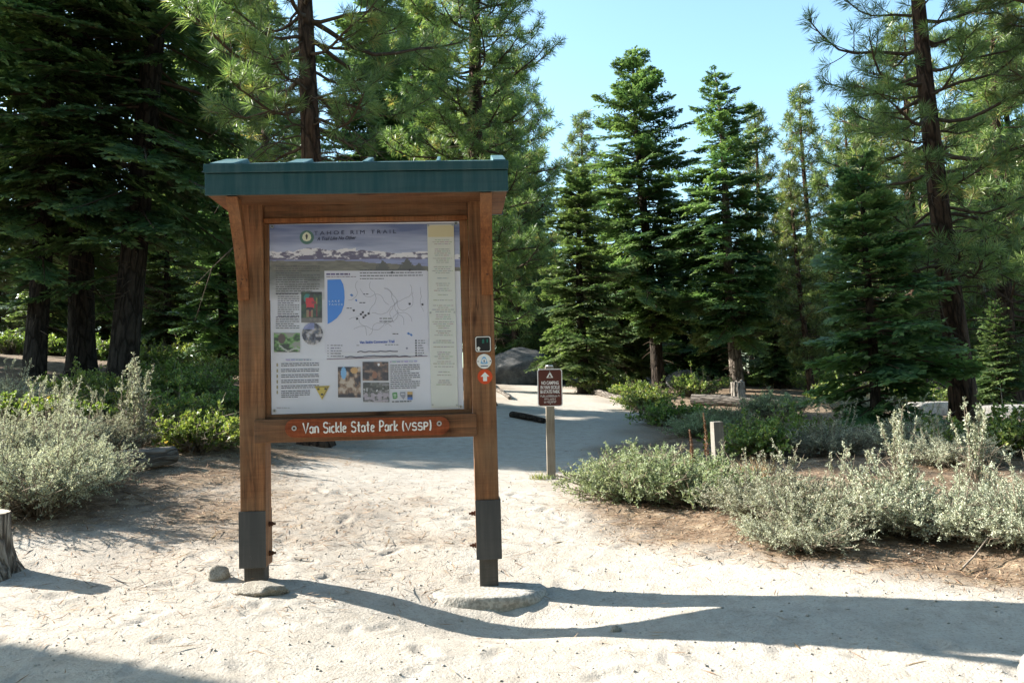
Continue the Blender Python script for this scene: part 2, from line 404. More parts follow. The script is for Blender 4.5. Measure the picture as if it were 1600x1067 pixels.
# edges of the sandy trail by distance
TY = [0, 4, 5.0, 5.9, 6.8, 7.9, 10, 15, 20, 28, 38, 50]
TR = [9, 6, 3.1, 1.7, 1.05, .62, .8, 1.8, 3.1, 2.5, 1.4, 1.0]
TLY = [0, 4, 5.5, 7, 8.5, 10, 13, 15, 20, 28, 38, 50]
TL = [-8, -7, -5.2, -3.0, -2.6, -2.5, -2.7, -2.3, -1.2, -.3, -.6, -1]
def litter(x, y):
    l = np.interp(y, TLY, TL); r = np.interp(y, TY, TR)
    wob = fbm(x*.9, y*.9, 3, 5)*.9
    d = np.minimum(x-l, r-x)+wob
    w = np.clip(.35+.04*y, .3, 1.2)
    m = np.clip(.5-d/(2*w), 0, 1)
    # scattered duff left of the board
    m = np.maximum(m, (.68+.5*fbm(x*1.6, y*1.6, 3, 15))*np.exp(-((x+2.6)/1.5)**2-((y-7.4)/1.8)**2))
    m = np.maximum(m, (.32+.7*fbm(x*2.2, y*2.2, 3, 16))*np.exp(-((x+1.0)/1.1)**2-((y-7.2)/1.4)**2))
    return np.where(y > 50, 1, m)
def axis_lines(lo, hi, f0, f1, step, grow):
    a = list(np.arange(f0, f1, step)); s = step
    while a[-1] < hi: s *= grow; a.append(a[-1]+s)
    b = []; x = f0; s = step
    while x > lo: s *= grow; x -= s; b.append(x)
    return np.array(b[::-1]+a)
gx = axis_lines(-420, 420, -4.3, 4.0, .032, 1.055); gy = axis_lines(-60, 600, 3.2, 9.2, .032, 1.045)
GX, GY = np.meshgrid(gx, gy)
GZ = ground_z(GX, GY)
near = np.clip(1.6-GY/16, .0, 1)*(GY > 0)
rough = .022*fbm(GX*1.1, GY*1.1, 2, 1)+.006*fbm(GX*4, GY*4, 2, 2)+.009*np.minimum(0, fbm(GX*11, GY*14, 2, 3)+.12)+.004*fbm(GX*16, GY*16, 1, 4)
GZ = GZ+rough*near
# scuffed footprints
for _ in range(170):
    x, y = rng.uniform(-3.8, 3.6), rng.uniform(3.4, 9.5)
    a = rng.uniform(0, PI); l, w_ = rng.uniform(.07, .15), rng.uniform(.035, .06)
    ix = slice(*np.searchsorted(gx, [x-.3, x+.3])); iy = slice(*np.searchsorted(gy, [y-.3, y+.3]))
    dx = GX[iy, ix]-x; dy = GY[iy, ix]-y
    uu = (dx*math.cos(a)+dy*math.sin(a))/l; vv = (-dx*math.sin(a)+dy*math.cos(a))/w_
    r = np.sqrt(uu*uu+vv*vv)
    GZ[iy, ix] += rng.uniform(.5, 1)*(-.016*np.exp(-r**4)+.008*np.exp(-((r-1.35)/.3)**2))
GZ = GZ-.085*np.exp(-((GX+.2)/.7)**2-((GY-5.2)/.3)**2)      # hollow worn in front of the flat stone
LT = litter(GX, GY)
GZ = GZ+LT*.05*fbm(GX*2.3, GY*2.3, 3, 9)*np.clip(GY/5, 0, 1)
ny_, nx_ = GX.shape
ii = (np.arange(ny_-1)[:, None]*nx_+np.arange(nx_-1)[None]).ravel()
gme = raw_mesh('ground', np.stack([GX, GY, GZ], -1).reshape(-1, 3), np.stack([ii, ii+1, ii+nx_+1, ii+nx_], -1), None, M_ground, smooth=True)
a = gme.attributes.new('litter', 'FLOAT', 'POINT'); a.data.foreach_set('value', LT.ravel().astype(np.float32))
link('ground', gme, kind='structure')
def surf(x, y):
    """height of the built ground sheet (nearest grid lines)"""
    i = min(len(gx)-2, max(0, int(np.searchsorted(gx, x))-1)); j = min(len(gy)-2, max(0, int(np.searchsorted(gy, y))-1))
    return float(GZ[j:j+2, i:i+2].mean())
def surf_v(x, y):
    i = np.clip(np.searchsorted(gx, x)-1, 0, len(gx)-2); j = np.clip(np.searchsorted(gy, y)-1, 0, len(gy)-2)
    fx = np.clip((x-gx[i])/(gx[i+1]-gx[i]), 0, 1); fy = np.clip((y-gy[j])/(gy[j+1]-gy[j]), 0, 1)
    return (GZ[j, i]*(1-fx)+GZ[j, i+1]*fx)*(1-fy)+(GZ[j+1, i]*(1-fx)+GZ[j+1, i+1]*fx)*fy

# ------------------------------------------------------------------ trees
def fir_spray(L, g):
    """one flat fir bough along +x of length L: kite sprigs; returns (quads, tint)"""
    dx = .085 if L < 1.4 else .115
    s = np.arange(max(.12, L*.2), L, dx); n = len(s); t = s/L
    s = np.repeat(s, 2)+g.normal(size=2*n)*.02; t = np.repeat(t, 2); sd = np.tile([1, -1], n)
    tl = (.10+min(.62, .36*L)*np.minimum(1, (1-t)*1.7)**.8*np.minimum(1, .35+t*2))*g.uniform(.75, 1.2, 2*n)
    an = sd*np.radians(58-22*t+g.normal(size=2*n)*7)
    z0 = -.10*L*t**2+.05*L*t**4
    d = np.stack([np.cos(an), np.sin(an), g.normal(size=2*n)*.10-.10], -1); d = unit(d)
    b = np.stack([s, 0*s, z0], -1)
    Q = []; T = []
    # main twigs
    up_ = unit(np.tile([0, 0, 1.], (2*n, 1))+g.normal(size=(2*n, 3))*.25)
    Q.append(kites(b, d, up_, tl, np.full(2*n, .05))); T.append(g.uniform(.2, .6, 2*n))
    # sprigs on the twigs
    k = 4 if L < 1.4 else 5
    for j in range(k):
        f = (j+.6)/k
        for s2 in (1, -1):
            a2 = s2*np.radians(42+g.normal(size=2*n)*9)
            c, s_ = np.cos(a2), np.sin(a2)
            d2 = np.stack([d[:, 0]*c-d[:, 1]*s_, d[:, 0]*s_+d[:, 1]*c, d[:, 2]+g.normal(size=2*n)*.14-.04], -1)
            l2 = (.07+.34*tl*(1-f*.75))*g.uniform(.7, 1.25, 2*n)
            up_ = unit(np.tile([0, 0, 1.], (2*n, 1))+g.normal(size=(2*n, 3))*.35)
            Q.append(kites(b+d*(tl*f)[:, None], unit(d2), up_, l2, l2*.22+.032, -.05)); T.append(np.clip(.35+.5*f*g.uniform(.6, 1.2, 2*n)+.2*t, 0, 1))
    return np.concatenate(Q), np.concatenate(T)
SPR = {L: [fir_spray(L, np.random.default_rng(int(L*100)+i)) for i in range(3)] for L in (.45, .9, 1.5, 2.3, 3.2)}

def trunk_tube(h, r, g, lean=.0, flare=1.5, sides=16, bend=.06):
    z = np.concatenate([[-.5, 0, .12, .3, .6], np.linspace(1, h, int(max(8, h*1.6)))])
    x = bend*np.sin(z/h*2.2*PI+g.uniform(0, 6))*z/h*h*.12+lean*z; y = bend*np.cos(z/h*1.7*PI+g.uniform(0, 6))*z/h*h*.12
    x -= x[1]; y -= y[1]
    R = r*(1-np.clip(z, 0, h)/h)**.8*.97+.012
    R *= 1+(flare-1)*np.exp(-np.maximum(z, 0)/(r*1.5))
    P = np.stack([x, y, z], -1)
    V, F = tube(P, R, sides)
    c = np.repeat(P, sides, 0); a = np.tile(np.arange(sides)*2*PI/sides, len(z))
    w = 1+.09*fbm(a*1.6, np.repeat(z, sides)*.8, 3, int(g.integers(99)))+.12*np.exp(-np.maximum(np.repeat(z, sides), 0)/.35)*np.sin(a*4+1)
    return c+(V-c)*w[:, None], F, P, R

def make_fir(seed, h, r, rmax, bare, droop=.25, dens=1., bark=None, power=.85, gap=.0, dead=14, low=0):
    g = np.random.default_rng(seed)
    V, F, P, R = trunk_tube(h, r, g, 0, 1.3)
    trunk = raw_mesh('trunk', V, F, None, bark or M_firbark, smooth=True)
    Q = []; T = []; lim = Tubes()
    z = bare*h; az = g.uniform(0, 6)
    while z < h*.985:
        f = (z-bare*h)/(h-bare*h)
        prof = rmax*(1-f)**power*min(1, .55+f*3.2)
        nb = 5 if f < .9 else 4
        for k in range(nb):
            az += 2*PI/nb+g.normal()*.22
            if g.random() < gap+low*max(0, 1-f*5): continue
            L = max(.22, prof*g.uniform(.5, 1.25)*(1+.95*float(fbm(z*.5+seed, math.sin(az)*.9+math.cos(az)*.4, 2, seed)))); zz = z+g.uniform(-.12, .12)
            keys = np.array(list(SPR)); key = keys[np.argmin(abs(np.log(keys/L)))]
            q, tt = SPR[key][g.integers(3)]
            sc = L/key
            pit = (.55*f**2-droop*(1-f)+g.normal()*.10)     # upper boughs rise, lower ones hang
            roll = g.normal()*.22; tw = g.normal()*.12
            ca, sa, cp, sp = math.cos(az+tw), math.sin(az+tw), math.cos(pit), math.sin(pit)
            Rz = np.array([[ca, -sa, 0], [sa, ca, 0], [0, 0, 1]]); Ry = np.array([[cp, 0, -sp], [0, 1, 0], [sp, 0, cp]])
            cr, sr = math.cos(roll), math.sin(roll); Rx = np.array([[1, 0, 0], [0, cr, -sr], [0, sr, cr]])
            A = (Rz@Ry@Rx)*sc
            o = np.array([np.interp(zz, P[:, 2], P[:, 0]), np.interp(zz, P[:, 2], P[:, 1]), zz])
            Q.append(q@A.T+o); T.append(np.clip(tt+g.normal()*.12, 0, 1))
            s = np.linspace(0, 1, 5); pts = np.stack([s*key, 0*s, -.10*key*s**2+.05*key*s**4-.012], -1)
            lim.add(pts@A.T+o, (.009+.009*L)*(1-.75*s), 4)
        z += (.30+.12*(1-f))*(.6+.4*min(1.6, rmax/2))/dens
    for k in range(dead):                               # bare dead limbs below the crown
        zz = g.uniform(.06, bare+.06)*h; a = g.uniform(0, 6.28); L = g.uniform(.3, 1.0)*min(1, rmax/1.5)
        o = np.array([np.interp(zz, P[:, 2], P[:, 0]), np.interp(zz, P[:, 2], P[:, 1]), zz]); s = np.linspace(0, 1, 5)
        lim.add(o+np.stack([s*L*math.cos(a), s*L*math.sin(a)+.06*L*np.sin(s*5), -.25*L*s**1.7], -1), .014*(1-.8*s), 4)
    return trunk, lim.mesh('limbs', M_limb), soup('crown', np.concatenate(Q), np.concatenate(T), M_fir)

def tuft(n, g, L=.21, w=.011, spread=78):
    th = np.radians(spread)*np.sqrt(g.random(n)); ph = g.uniform(0, 6.28, n)
    d = np.stack([np.cos(th), np.sin(th)*np.cos(ph), np.sin(th)*np.sin(ph)], -1)
    b = np.stack([g.uniform(-.13, .02, n), 0*th, 0*th], -1)
    return kites(b, d, rvec(n, g), L*g.uniform(.75, 1.1, n), np.full(n, w)), g.uniform(.15, .85, n)
def make_pine(seed, h, r, rmax, bare, step=.42, nneed=34, wn=.012, Ln=.21, bl=1., dens=1., dead=16, power=.6, lean=0, top=1., nb=4, sp=84):
    g = np.random.default_rng(seed)
    V, F, P, R = trunk_tube(h, r, g, lean)
    trunk = raw_mesh('trunk', V, F, None, M_pinebark, smooth=True)
    TF = [tuft(nneed, np.random.default_rng(50+i), Ln, wn, sp) for i in range(6)]
    lim = Tubes(); o_ = []; d_ = []; sc_ = []
    z = bare*h; az = g.uniform(0, 6)
    at = lambda zz: np.array([np.interp(zz, P[:, 2], P[:, 0]), np.interp(zz, P[:, 2], P[:, 1]), zz])
    while z < h*.99:
        f = (z-bare*h)/(h-bare*h)
        prof = rmax*(1-f)**power*min(1, .6+f*2.5)*top
        for k in range(nb):
            az += 2*PI/nb+g.normal()*.35
            L = max(.3, prof*g.uniform(.5, 1.2)); zz = z+g.uniform(-.2, .2)
            sag = (-.35*(1-f)+.25*f+g.normal()*.12); o = at(zz); tw = g.normal()*.25
            s = np.linspace(0, 1, 8)
            a = az+tw*s
            pts = o+np.stack([np.cos(a)*s*L, np.sin(a)*s*L, L*(sag*s+.38*s**2.6)+.03*np.sin(s*9+g.uniform(0, 6))*L], -1)
            lim.add(pts, (.010+.014*L)*(1-.72*s), 5)
            m = max(2, int(L*3.6*dens))
            for j in range(m):
                t = .3+.7*(j+g.random()*.8)/m if m > 2 else g.uniform(.5, 1)
                t = min(t, 1); i = t*7; i0 = min(6, int(i)); p = pts[i0]+(pts[i0+1]-pts[i0])*(i-i0)
                dv = unit(pts[i0+1]-pts[i0]); ang = g.choice([-1, 1])*g.uniform(.4, 1.1)
                d2 = np.array([dv[0]*math.cos(ang)-dv[1]*math.sin(ang), dv[0]*math.sin(ang)+dv[1]*math.cos(ang), dv[2]*.5+g.normal()*.3]); d2 = unit(d2)
                l2 = g.uniform(.18, .5)*bl*(1.2-.5*t)*min(1, L/1.2+.2)
                u_ = np.linspace(0, 1, 4)[:, None]; e = p+d2*l2*u_+np.array([0, 0, .22*l2])*u_**2
                lim.add(e, np.array([.010, .009, .008, .007]), 4)
                o_.append(e[-1]); d_.append(unit(e[-1]-e[-2])); sc_.append(g.uniform(.8, 1.15))
                if l2 > .3 and g.random() < .6:
                    o_.append(e[2]); d_.append(unit(d2+g.normal(size=3)*.5)); sc_.append(g.uniform(.65, .95))
            o_.append(pts[-1]); d_.append(unit(pts[-1]-pts[-2])); sc_.append(g.uniform(.9, 1.2))
        z += step*g.uniform(.7, 1.3)
    o_.append(at(h)); d_.append(np.array([0, 0, 1.])); sc_.append(1.2)
    for k in range(dead):
        zz = g.uniform(.12, bare+.12)*h; a = g.uniform(0, 6.28); L = g.uniform(.4, 1.9)*min(1, rmax/2); o = at(zz); s = np.linspace(0, 1, 7)
        pts = o+np.stack([s*L*np.cos(a+.5*s), s*L*np.sin(a+.5*s), -.45*L*s**1.5+.12*L*np.sin(s*4)], -1)
        lim.add(pts, .016*(1-.8*s), 4)
        for j in (3, 4, 5):
            u_ = np.linspace(0, 1, 4)[:, None]; lim.add(pts[j]+(rvec(1, g)[0]*.3*L+np.array([0, 0, -.15*L]))*u_, np.array([.008, .006, .004, .003]), 3)
    o_ = np.array(o_); d_ = np.array(d_); sc_ = np.array(sc_); n = len(o_)
    x = unit(d_); ref = rvec(n, g); y = unit(np.cross(x, ref)); zv = np.cross(x, y)
    Rm = np.stack([x, y, zv], -1)*sc_[:, None, None]
    Q = []; T = []; pick = g.integers(0, 6, n); dn = g.normal(size=n)*.13+np.where(g.random(n) < .035, .5, 0)
    for k in range(6):
        sel = pick == k; q, tt = TF[k]
        Q.append((np.einsum('nij,mvj->nmvi', Rm[sel], q)+o_[sel][:, None, None]).reshape(-1, 4, 3))
        T.append(np.clip(tt[None]+dn[sel][:, None], 0, 1).ravel())
    return trunk, lim.mesh('limbs', M_limb), soup('crown', np.concatenate(Q), np.concatenate(T), M_pine)

TREES = {
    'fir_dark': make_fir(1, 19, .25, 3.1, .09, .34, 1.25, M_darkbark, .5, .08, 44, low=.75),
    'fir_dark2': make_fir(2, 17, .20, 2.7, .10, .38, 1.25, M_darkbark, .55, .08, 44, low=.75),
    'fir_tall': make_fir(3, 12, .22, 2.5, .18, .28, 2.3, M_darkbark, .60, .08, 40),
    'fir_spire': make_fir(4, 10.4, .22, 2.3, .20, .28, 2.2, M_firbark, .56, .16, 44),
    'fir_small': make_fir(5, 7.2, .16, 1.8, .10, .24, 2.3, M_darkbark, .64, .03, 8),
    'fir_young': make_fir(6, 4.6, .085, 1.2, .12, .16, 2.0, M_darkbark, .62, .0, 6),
    'pine_near': make_pine(11, 13, .21, 2.6, .40, .36, 72, .0095, .24, 1.15, 1.5, 34, .5),
    'pine_full': make_pine(12, 16, .26, 2.3, .13, .25, 44, .0135, .195, .95, 1.95, 10, .5, nb=5, sp=100),
    'pine_right': make_pine(13, 12.5, .215, 2.3, .22, .42, 56, .0105, .24, 1.1, 1.6, 34, .45, nb=4),
    'pine_bare': make_pine(16, 20, .62, 2.6, .58, .45, 30, .016, .24, 1.1, 1.2, 6, .5),
    'pine_thin': make_pine(14, 11, .17, 1.35, .16, .32, 28, .022, .25, .95, 1.8, 10, .5, nb=5, sp=98),
    'pine_bushy': make_pine(15, 9, .18, 2.1, .06, .32, 32, .020, .26, 1.0, 1.7, 8, .55, nb=5, sp=98),
}
TBASE = {k: 1 for k in TREES}
def plant_tree(kind, px, d, s, label, cat, name, rz=None, group=None, x=None, lean=0, bury=0.05, sz=1.):
    if x is None: x = ray(px, 600, d).x
    t = thing(name, label, cat, (x, d, surf(x, d)-bury), rng.uniform(0, 6.28) if rz is None else rz, group)
    t.scale = (s, s, s*sz)
    t.rotation_mode = 'ZYX'
    if lean: t.rotation_euler = (0, lean, 0 if rz is None else rz)
    for nm, me in zip(('trunk', 'limb', 'crown'), TREES[kind]):
        o = link(nm, me, t)
        if nm != 'trunk': o['kind'] = 'stuff'
    return t
PT = plant_tree
# dark firs on the left
PT('fir_dark2', 52, 16.4, 1.0, 'dark shaded fir with slim trunk, leftmost trunk beside the grey shrubs', 'fir tree', 'fir_tree', 1.0, lean=.06)
PT('fir_dark', 128, 17.3, 1.05, 'dark shaded fir with the thickest trunk, second trunk from the left edge', 'fir tree', 'fir_tree', 2.2)
PT('fir_dark', 188, 16.7, 1.12, 'dark shaded fir whose trunk leans right, just left of the notice board', 'fir tree', 'fir_tree', 4.0, lean=.09)
PT('fir_dark', -95, 19.5, .9, 'dark fir whose boughs hang in at the left edge of the view', 'fir tree', 'fir_tree', 5.1)
PT('fir_dark2', -25, 21, 1.05, 'dark fir standing at the left edge behind the leftmost trunk', 'fir tree', 'fir_tree', .3)
for x_, y_, s_ in ((-14.5, 18.6, 1.0), (-17.5, 21.5, 1.1), (-19, 18.5, 1.1)):  # unseen firs added on the sun side to shade the left stand
    PT('fir_dark', 0, y_, s_, 'unseen dark fir added beyond the left edge to shade the left stand', 'fir tree', 'fir_tree', x=x_, group='firs beyond the left edge')
PT('fir_dark', 250, 46, 1.25, 'tall far fir seen just left of the notice board, left one of three', 'fir tree', 'fir_tree', 2.5)
PT('fir_tall', 330, 44, 1.75, 'tall far fir seen just left of the notice board, middle one of three', 'fir tree', 'fir_tree', .5)
PT('fir_dark', 395, 50, 1.35, 'tall far fir rising above the left end of the board roof', 'fir tree', 'fir_tree', 3.5)
PT('fir_tall', 655, 52, 2.1, 'tall far fir above the right half of the board roof', 'fir tree', 'fir_tree', 4.5)
# pines behind the board
PT('pine_near', 492, 13.2, 1.0, 'tall pine with bare reddish trunk rising straight behind the board roof', 'pine tree', 'pine_tree', .6)
PT('pine_full', 752, 19.8, 1.0, 'dense sunlit pine with rounded tufts behind the right end of the roof', 'pine tree', 'pine_tree', 2.0)
PT('pine_bushy', 420, 40, 2.0, 'bright bushy pine seen between dark firs and board, left behind the roof', 'pine tree', 'pine_tree', 3.0)
PT('fir_small', 350, 21.5, .9, 'sunlit fir right beside the left post of the board', 'fir tree', 'fir_tree', 1.2)
PT('fir_spire', 590, 45, 2.1, 'tall fir filling the gap behind the middle of the roof', 'fir tree', 'fir_tree', 1.9)
# centre
PT('fir_small', 822, 43, 1.7, 'shaded fir behind the grey boulder, right of the board', 'fir tree', 'fir_tree', .9)
PT('fir_small', 912, 25.5, 1.02, 'small dark conical fir at the bend of the trail, right behind the brown sign', 'fir tree', 'fir_tree', 2.9)
PT('fir_tall', 1030, 28, .99, 'tallest pointed dark fir in the middle of the view', 'fir tree', 'fir_tree', .2, lean=-.045)
PT('pine_thin', 925, 33, .99, 'pale sparse pine peeping out left behind the tallest fir', 'pine tree', 'pine_tree', 1.0)
PT('fir_spire', 1152, 26, 1.0, 'pointed sunlit fir with bare grey lower trunk right of the tallest fir', 'fir tree', 'fir_tree', 3.6, lean=-.025)
PT('pine_thin', 1196, 33, 1.02, 'thin pine close behind the right side of the fir with grey trunk', 'pine tree', 'pine_tree', 4.2)
PT('fir_small', 1000, 33, .62, 'low fir with dark trunk left of the tallest fir trunk', 'fir tree', 'fir_tree', 5.0)
PT('fir_small', 972, 31, 1.1, 'dark fir filling the gap left of the tallest fir', 'fir tree', 'fir_tree', .7)
PT('fir_small', 1237, 37, 1.15, 'fir in half shade right of the pointed fir with grey trunk', 'fir tree', 'fir_tree', 4.7)
PT('fir_small', 1072, 35, 1.0, 'low dark fir between the two tallest pointed firs', 'fir tree', 'fir_tree', 1.4)
PT('fir_small', 1118, 33, .95, 'bushy low fir left of the grey bare trunk', 'fir tree', 'fir_tree', 1.7)
# right
PT('pine_thin', 1275, 34, 1.12, 'tall pale pine in front of open sky, left of the dark young fir', 'pine tree', 'pine_tree', .4)
PT('pine_thin', 1268, 24, .62, 'thin leaning pine with dark trunk left of the dark young fir', 'pine tree', 'pine_tree', 2.4, lean=-.06)
PT('fir_young', 1366, 13.2, 1.0, 'dark young fir with boughs nearly to the ground, left of the big leaning pine', 'fir tree', 'fir_tree', 2.0)
PT('pine_right', 1508, 14.2, 1.0, 'big pine with reddish trunk leaning left at the right of the view', 'pine tree', 'pine_tree', 1.1, lean=-.06)
PT('pine_near', 1800, 12.5, 1.0, 'pine whose drooping branches hang in at the top right corner', 'pine tree', 'pine_tree', 3.3)
PT('pine_bushy', 1580, 24, 1.35, 'bright bushy pine behind the big leaning pine, at the right edge', 'pine tree', 'pine_tree', .8)
PT('fir_young', 1562, 21, .62, 'bright green fir sapling standing by the granite slab', 'fir tree', 'fir_tree', 2.8)
PT('pine_bushy', 1440, 27, 1.35, 'bushy sunlit pine behind the dark young fir', 'pine tree', 'pine_tree', 2.6)
PT('pine_bushy', 1345, 31, 1.15, 'sunlit pine between the tall pale pine and the dark young fir', 'pine tree', 'pine_tree', 5.6)
PT('fir_small', 1215, 29, .62, 'low fir in the shade behind the split stump', 'fir tree', 'fir_tree', 3.9)
# the tree whose shadow crosses the lower left corner
PT('fir_small', 70, 31, 1.1, 'lit fir seen between the two leftmost dark trunks', 'fir tree', 'fir_tree', 2.2)
PT('fir_small', 165, 33, 1.1, 'lit fir seen between the thickest dark trunk and the leaning one', 'fir tree', 'fir_tree', 3.2)
PT('fir_small', 262, 30, 1.05, 'lit fir seen right of the leaning dark trunk', 'fir tree', 'fir_tree', 4.2)
PT('pine_bare', 0, 7.08, 1.0, 'thick bare pine out on the left whose trunk shadow falls on the lower left corner', 'pine tree', 'pine_tree', .9, x=-12.6)
# unseen firs added behind the camera to block fill light from the sky
for i, (x_, y_, k, s_) in enumerate([(-15, -4, 'fir_dark', .8), (-11, -9, 'fir_dark2', .9), (-6.5, -12, 'fir_dark', .85), (-2, -10, 'fir_dark2', 1), (2.5, -12.5, 'fir_dark', .9),
                                     (6.5, -9.5, 'fir_dark2', .9), (10.5, -7, 'fir_dark', .8), (13.5, -2.5, 'fir_dark2', .9), (15.5, 3, 'fir_dark', .8), (-13, -6.5, 'fir_dark', 1.1), (-9, -13, 'fir_dark', 1.2), (-4, -14, 'fir_dark2', 1.3), (0, -15, 'fir_dark', 1.2), (4.8, -11, 'fir_dark', 1.1), (8.8, -12, 'fir_dark', 1.2), (12.5, -9, 'fir_dark2', 1.3), (15, -6, 'fir_dark', 1.1), (17, 0, 'fir_dark', 1.2)]):
    PT(k, 0, y_, s_, 'tall unseen fir added behind the viewpoint to block sky light', 'fir tree', 'fir_tree', x=x_, group='firs behind the viewpoint')
# far wood
g = np.random.default_rng(77)
for px in np.arange(-120, 1760, 62):
    for d0 in ((38, 48, 60) if px > 800 else (50, 60, 70)):
        p = px+g.uniform(-26, 26); d = d0+g.uniform(-4, 4)
        gap = 835 < p < 1320
        if p < 330: hh = g.uniform(8, 12.5)
        elif 450 < p < 800: hh = g.uniform(11, 19)
        elif gap: hh = g.uniform(5.5, 8.5)*d/48
        else: hh = g.uniform(10, 15)
        k = g.choice(['fir_tall', 'fir_spire', 'pine_bushy', 'fir_small']); h0 = {'fir_tall': 12, 'fir_spire': 10.4, 'pine_bushy': 9, 'fir_small': 7.2}[k]
        if gap and k == 'pine_bushy': k = 'fir_small'; h0 = 7.2
        fir = k.startswith('fir')
        PT(k, p, d, hh/h0, 'distant fir in the far wood behind the clearing' if fir else 'distant pine in the far wood behind the clearing',
           'fir tree' if fir else 'pine tree', 'fir_tree' if fir else 'pine_tree', group='far firs' if fir else 'far pines')

# ------------------------------------------------------------------ shrubs
def make_shrub(seed, rad, h, nstem, nshoot, leaf=(.026, .011), spire=0., nleaf=26, mat_=None, tuftiness=.5, flat=1.):
    """woody stems fanning from the base, side shoots, small leaves all along the shoots"""
    g = np.random.default_rng(seed); st = Tubes(); Q = []; T = []
    for i in range(nstem):
        a = g.uniform(0, 6.28); e = math.sqrt(g.random()); tall = g.random() < spire
        hh = h*(g.uniform(.95, 1.25) if tall else g.uniform(.42, .78)*(1-.35*e*e)); rr = rad*e*(.55 if tall else 1)
        s = np.linspace(0, 1, 8); b = np.array([math.cos(a), math.sin(a), 0])*g.uniform(0, .18)*rad
        wob = g.normal(size=2)*.05
        pts = b+np.stack([rr*math.cos(a)*s**1.15+wob[0]*np.sin(s*5), rr*math.sin(a)*s**1.15+wob[1]*np.sin(s*4), hh*s**(.75 if not tall else 1.05)-.03], -1)
        st.add(pts, .0075*(1-.7*s), 4)
        for j in range(nshoot):
            t = g.uniform(.25, 1) if not tall else g.uniform(.3, 1); k = min(6, int(t*7)); p = pts[k]+(pts[k+1]-pts[k])*(t*7-k)
            dd = unit(unit(pts[k+1]-pts[k])+g.normal(size=3)*(.75 if not tall else .6)+np.array([0, 0, .35]))
            L = g.uniform(.08, .2)*(1.15-.5*t if not tall else .8-.35*t)*(rad/.6)**.5
            n = max(6, int(nleaf*L/.14)); f = g.random(n)**.8
            base = p+dd*(L*f)[:, None]+g.normal(size=(n, 3))*.004
            ld = unit(dd*tuftiness*1.3+rvec(n, g)+np.array([0, 0, .25]))
            ll = leaf[0]*g.uniform(.6, 1.25, n)*(1-.35*f)
            Q.append(kites(base, ld, rvec(n, g), ll, leaf[1]*g.uniform(.8, 1.2, n), .05)); T.append(np.clip(g.normal(.5, .2, n)+g.normal()*.1, 0, 1))
            if j % 3 == 0: st.add(np.stack([p, p+dd*L*.5, p+dd*L*.9]), np.array([.003, .0025, .0015]), 3)
    # bare inner twigs
    for i in range(nstem):
        a = g.uniform(0, 6.28); e = g.uniform(.3, 1.02); s = np.linspace(0, 1, 5)
        st.add(np.stack([rad*e*math.cos(a)*s, rad*e*math.sin(a)*s, h*g.uniform(.1, .4)*s+.05*np.sin(s*6)], -1), .005*(1-.7*s), 3)
    for i in range(34):                                  # dead grey twigs poking out
        a = g.uniform(0, 6.28); e = g.uniform(.5, 1.08); s = np.linspace(0, 1, 6); hh = h*g.uniform(.35, .95)*(1.15-.5*e)
        P = np.stack([rad*e*math.cos(a)*s, rad*e*math.sin(a)*s, hh*s**.8+.03*np.sin(s*7+i)], -1); st.add(P, .0055*(1-.75*s), 3)
        for j in (3, 4): st.add(np.stack([P[j], P[j]+np.array([g.normal()*.05, g.normal()*.05, .05]), P[j]+np.array([g.normal()*.09, g.normal()*.09, .10])]), np.array([.003, .0025, .0015]), 3)
    return st.mesh('stem', M_stem), soup('foliage', np.concatenate(Q), np.concatenate(T), mat_ or M_sage)
SHR = {
    'sage_low': make_shrub(21, .62, .58, 80, 13, (.036, .012), 0, 22, M_sageg),
    'sage_low2': make_shrub(22, .58, .55, 80, 13, (.036, .012), .03, 22, M_sageg),
    'sage_spire': make_shrub(23, .62, .60, 100, 14, (.024, .011), .10, 30, M_sage),
    'sage_spire2': make_shrub(24, .68, .58, 105, 14, (.026, .010), .06, 30, M_sage),
    'sage_grey': make_shrub(25, .72, .74, 105, 14, (.023, .010), .10, 30, M_sage),
    'broadleaf': make_shrub(26, .60, .55, 60, 9, (.062, .030), .02, 13, M_manz),
    'broadleaf2': make_shrub(27, .65, .62, 60, 9, (.055, .028), .05, 13, M_manz),
    'spires': make_shrub(28, .28, .85, 14, 26, (.032, .014), .75, 26, M_sage),
}
def PS(kind, px, d, s, label, rz=None, group=None, sz=1., x=None, name=None):
    if x is None: x = ray(px, 700, d).x
    nm = name or {'b': 'leafy_shrub', 's': 'sage_shrub'}[kind[0]]
    t = thing(nm, label, 'shrub', (x, d, surf(x, d)-.02), rng.uniform(0, 6.28) if rz is None else rz, group)
    t.scale = (s, s, s*sz)
    for n_, me in zip(('stem', 'foliage'), SHR[kind]): link(n_, me, t)['kind'] = 'stuff'
    return t
# right of the trail
PS('sage_low', 985, 8.3, 1.12, 'low rounded greenish shrub nearest the trail edge, first right of the brown sign')
PS('sage_low2', 1085, 8.0, 1.1, 'low rounded greenish shrub in front of the short grey post')
PS('sage_low', 1020, 8.9, 1.15, 'low greenish shrub tucked behind the two rounded ones at the trail edge')
PS('sage_spire', 1195, 7.1, .90, 'pale grey shrub left of the spiky pair, right of the rounded green shrubs')
PS('sage_spire2', 1290, 6.75, 1.0, 'pale grey shrub with upright spikes in the middle of the right thicket')
PS('sage_spire', 1385, 6.6, .98, 'pale grey shrub with tall spikes below the dark young fir')
PS('sage_spire2', 1250, 6.3, .72, 'low pale grey shrub at the front of the right thicket')
PS('sage_spire2', 1475, 6.4, .88, 'pale grey shrub in the right thicket below the big leaning pine')
PS('sage_spire', 1575, 6.0, .78, 'pale grey shrub at the right edge of the view, front row')
PS('sage_spire2', 1640, 6.6, .9, 'pale grey shrub cut by the right edge, behind the front row')
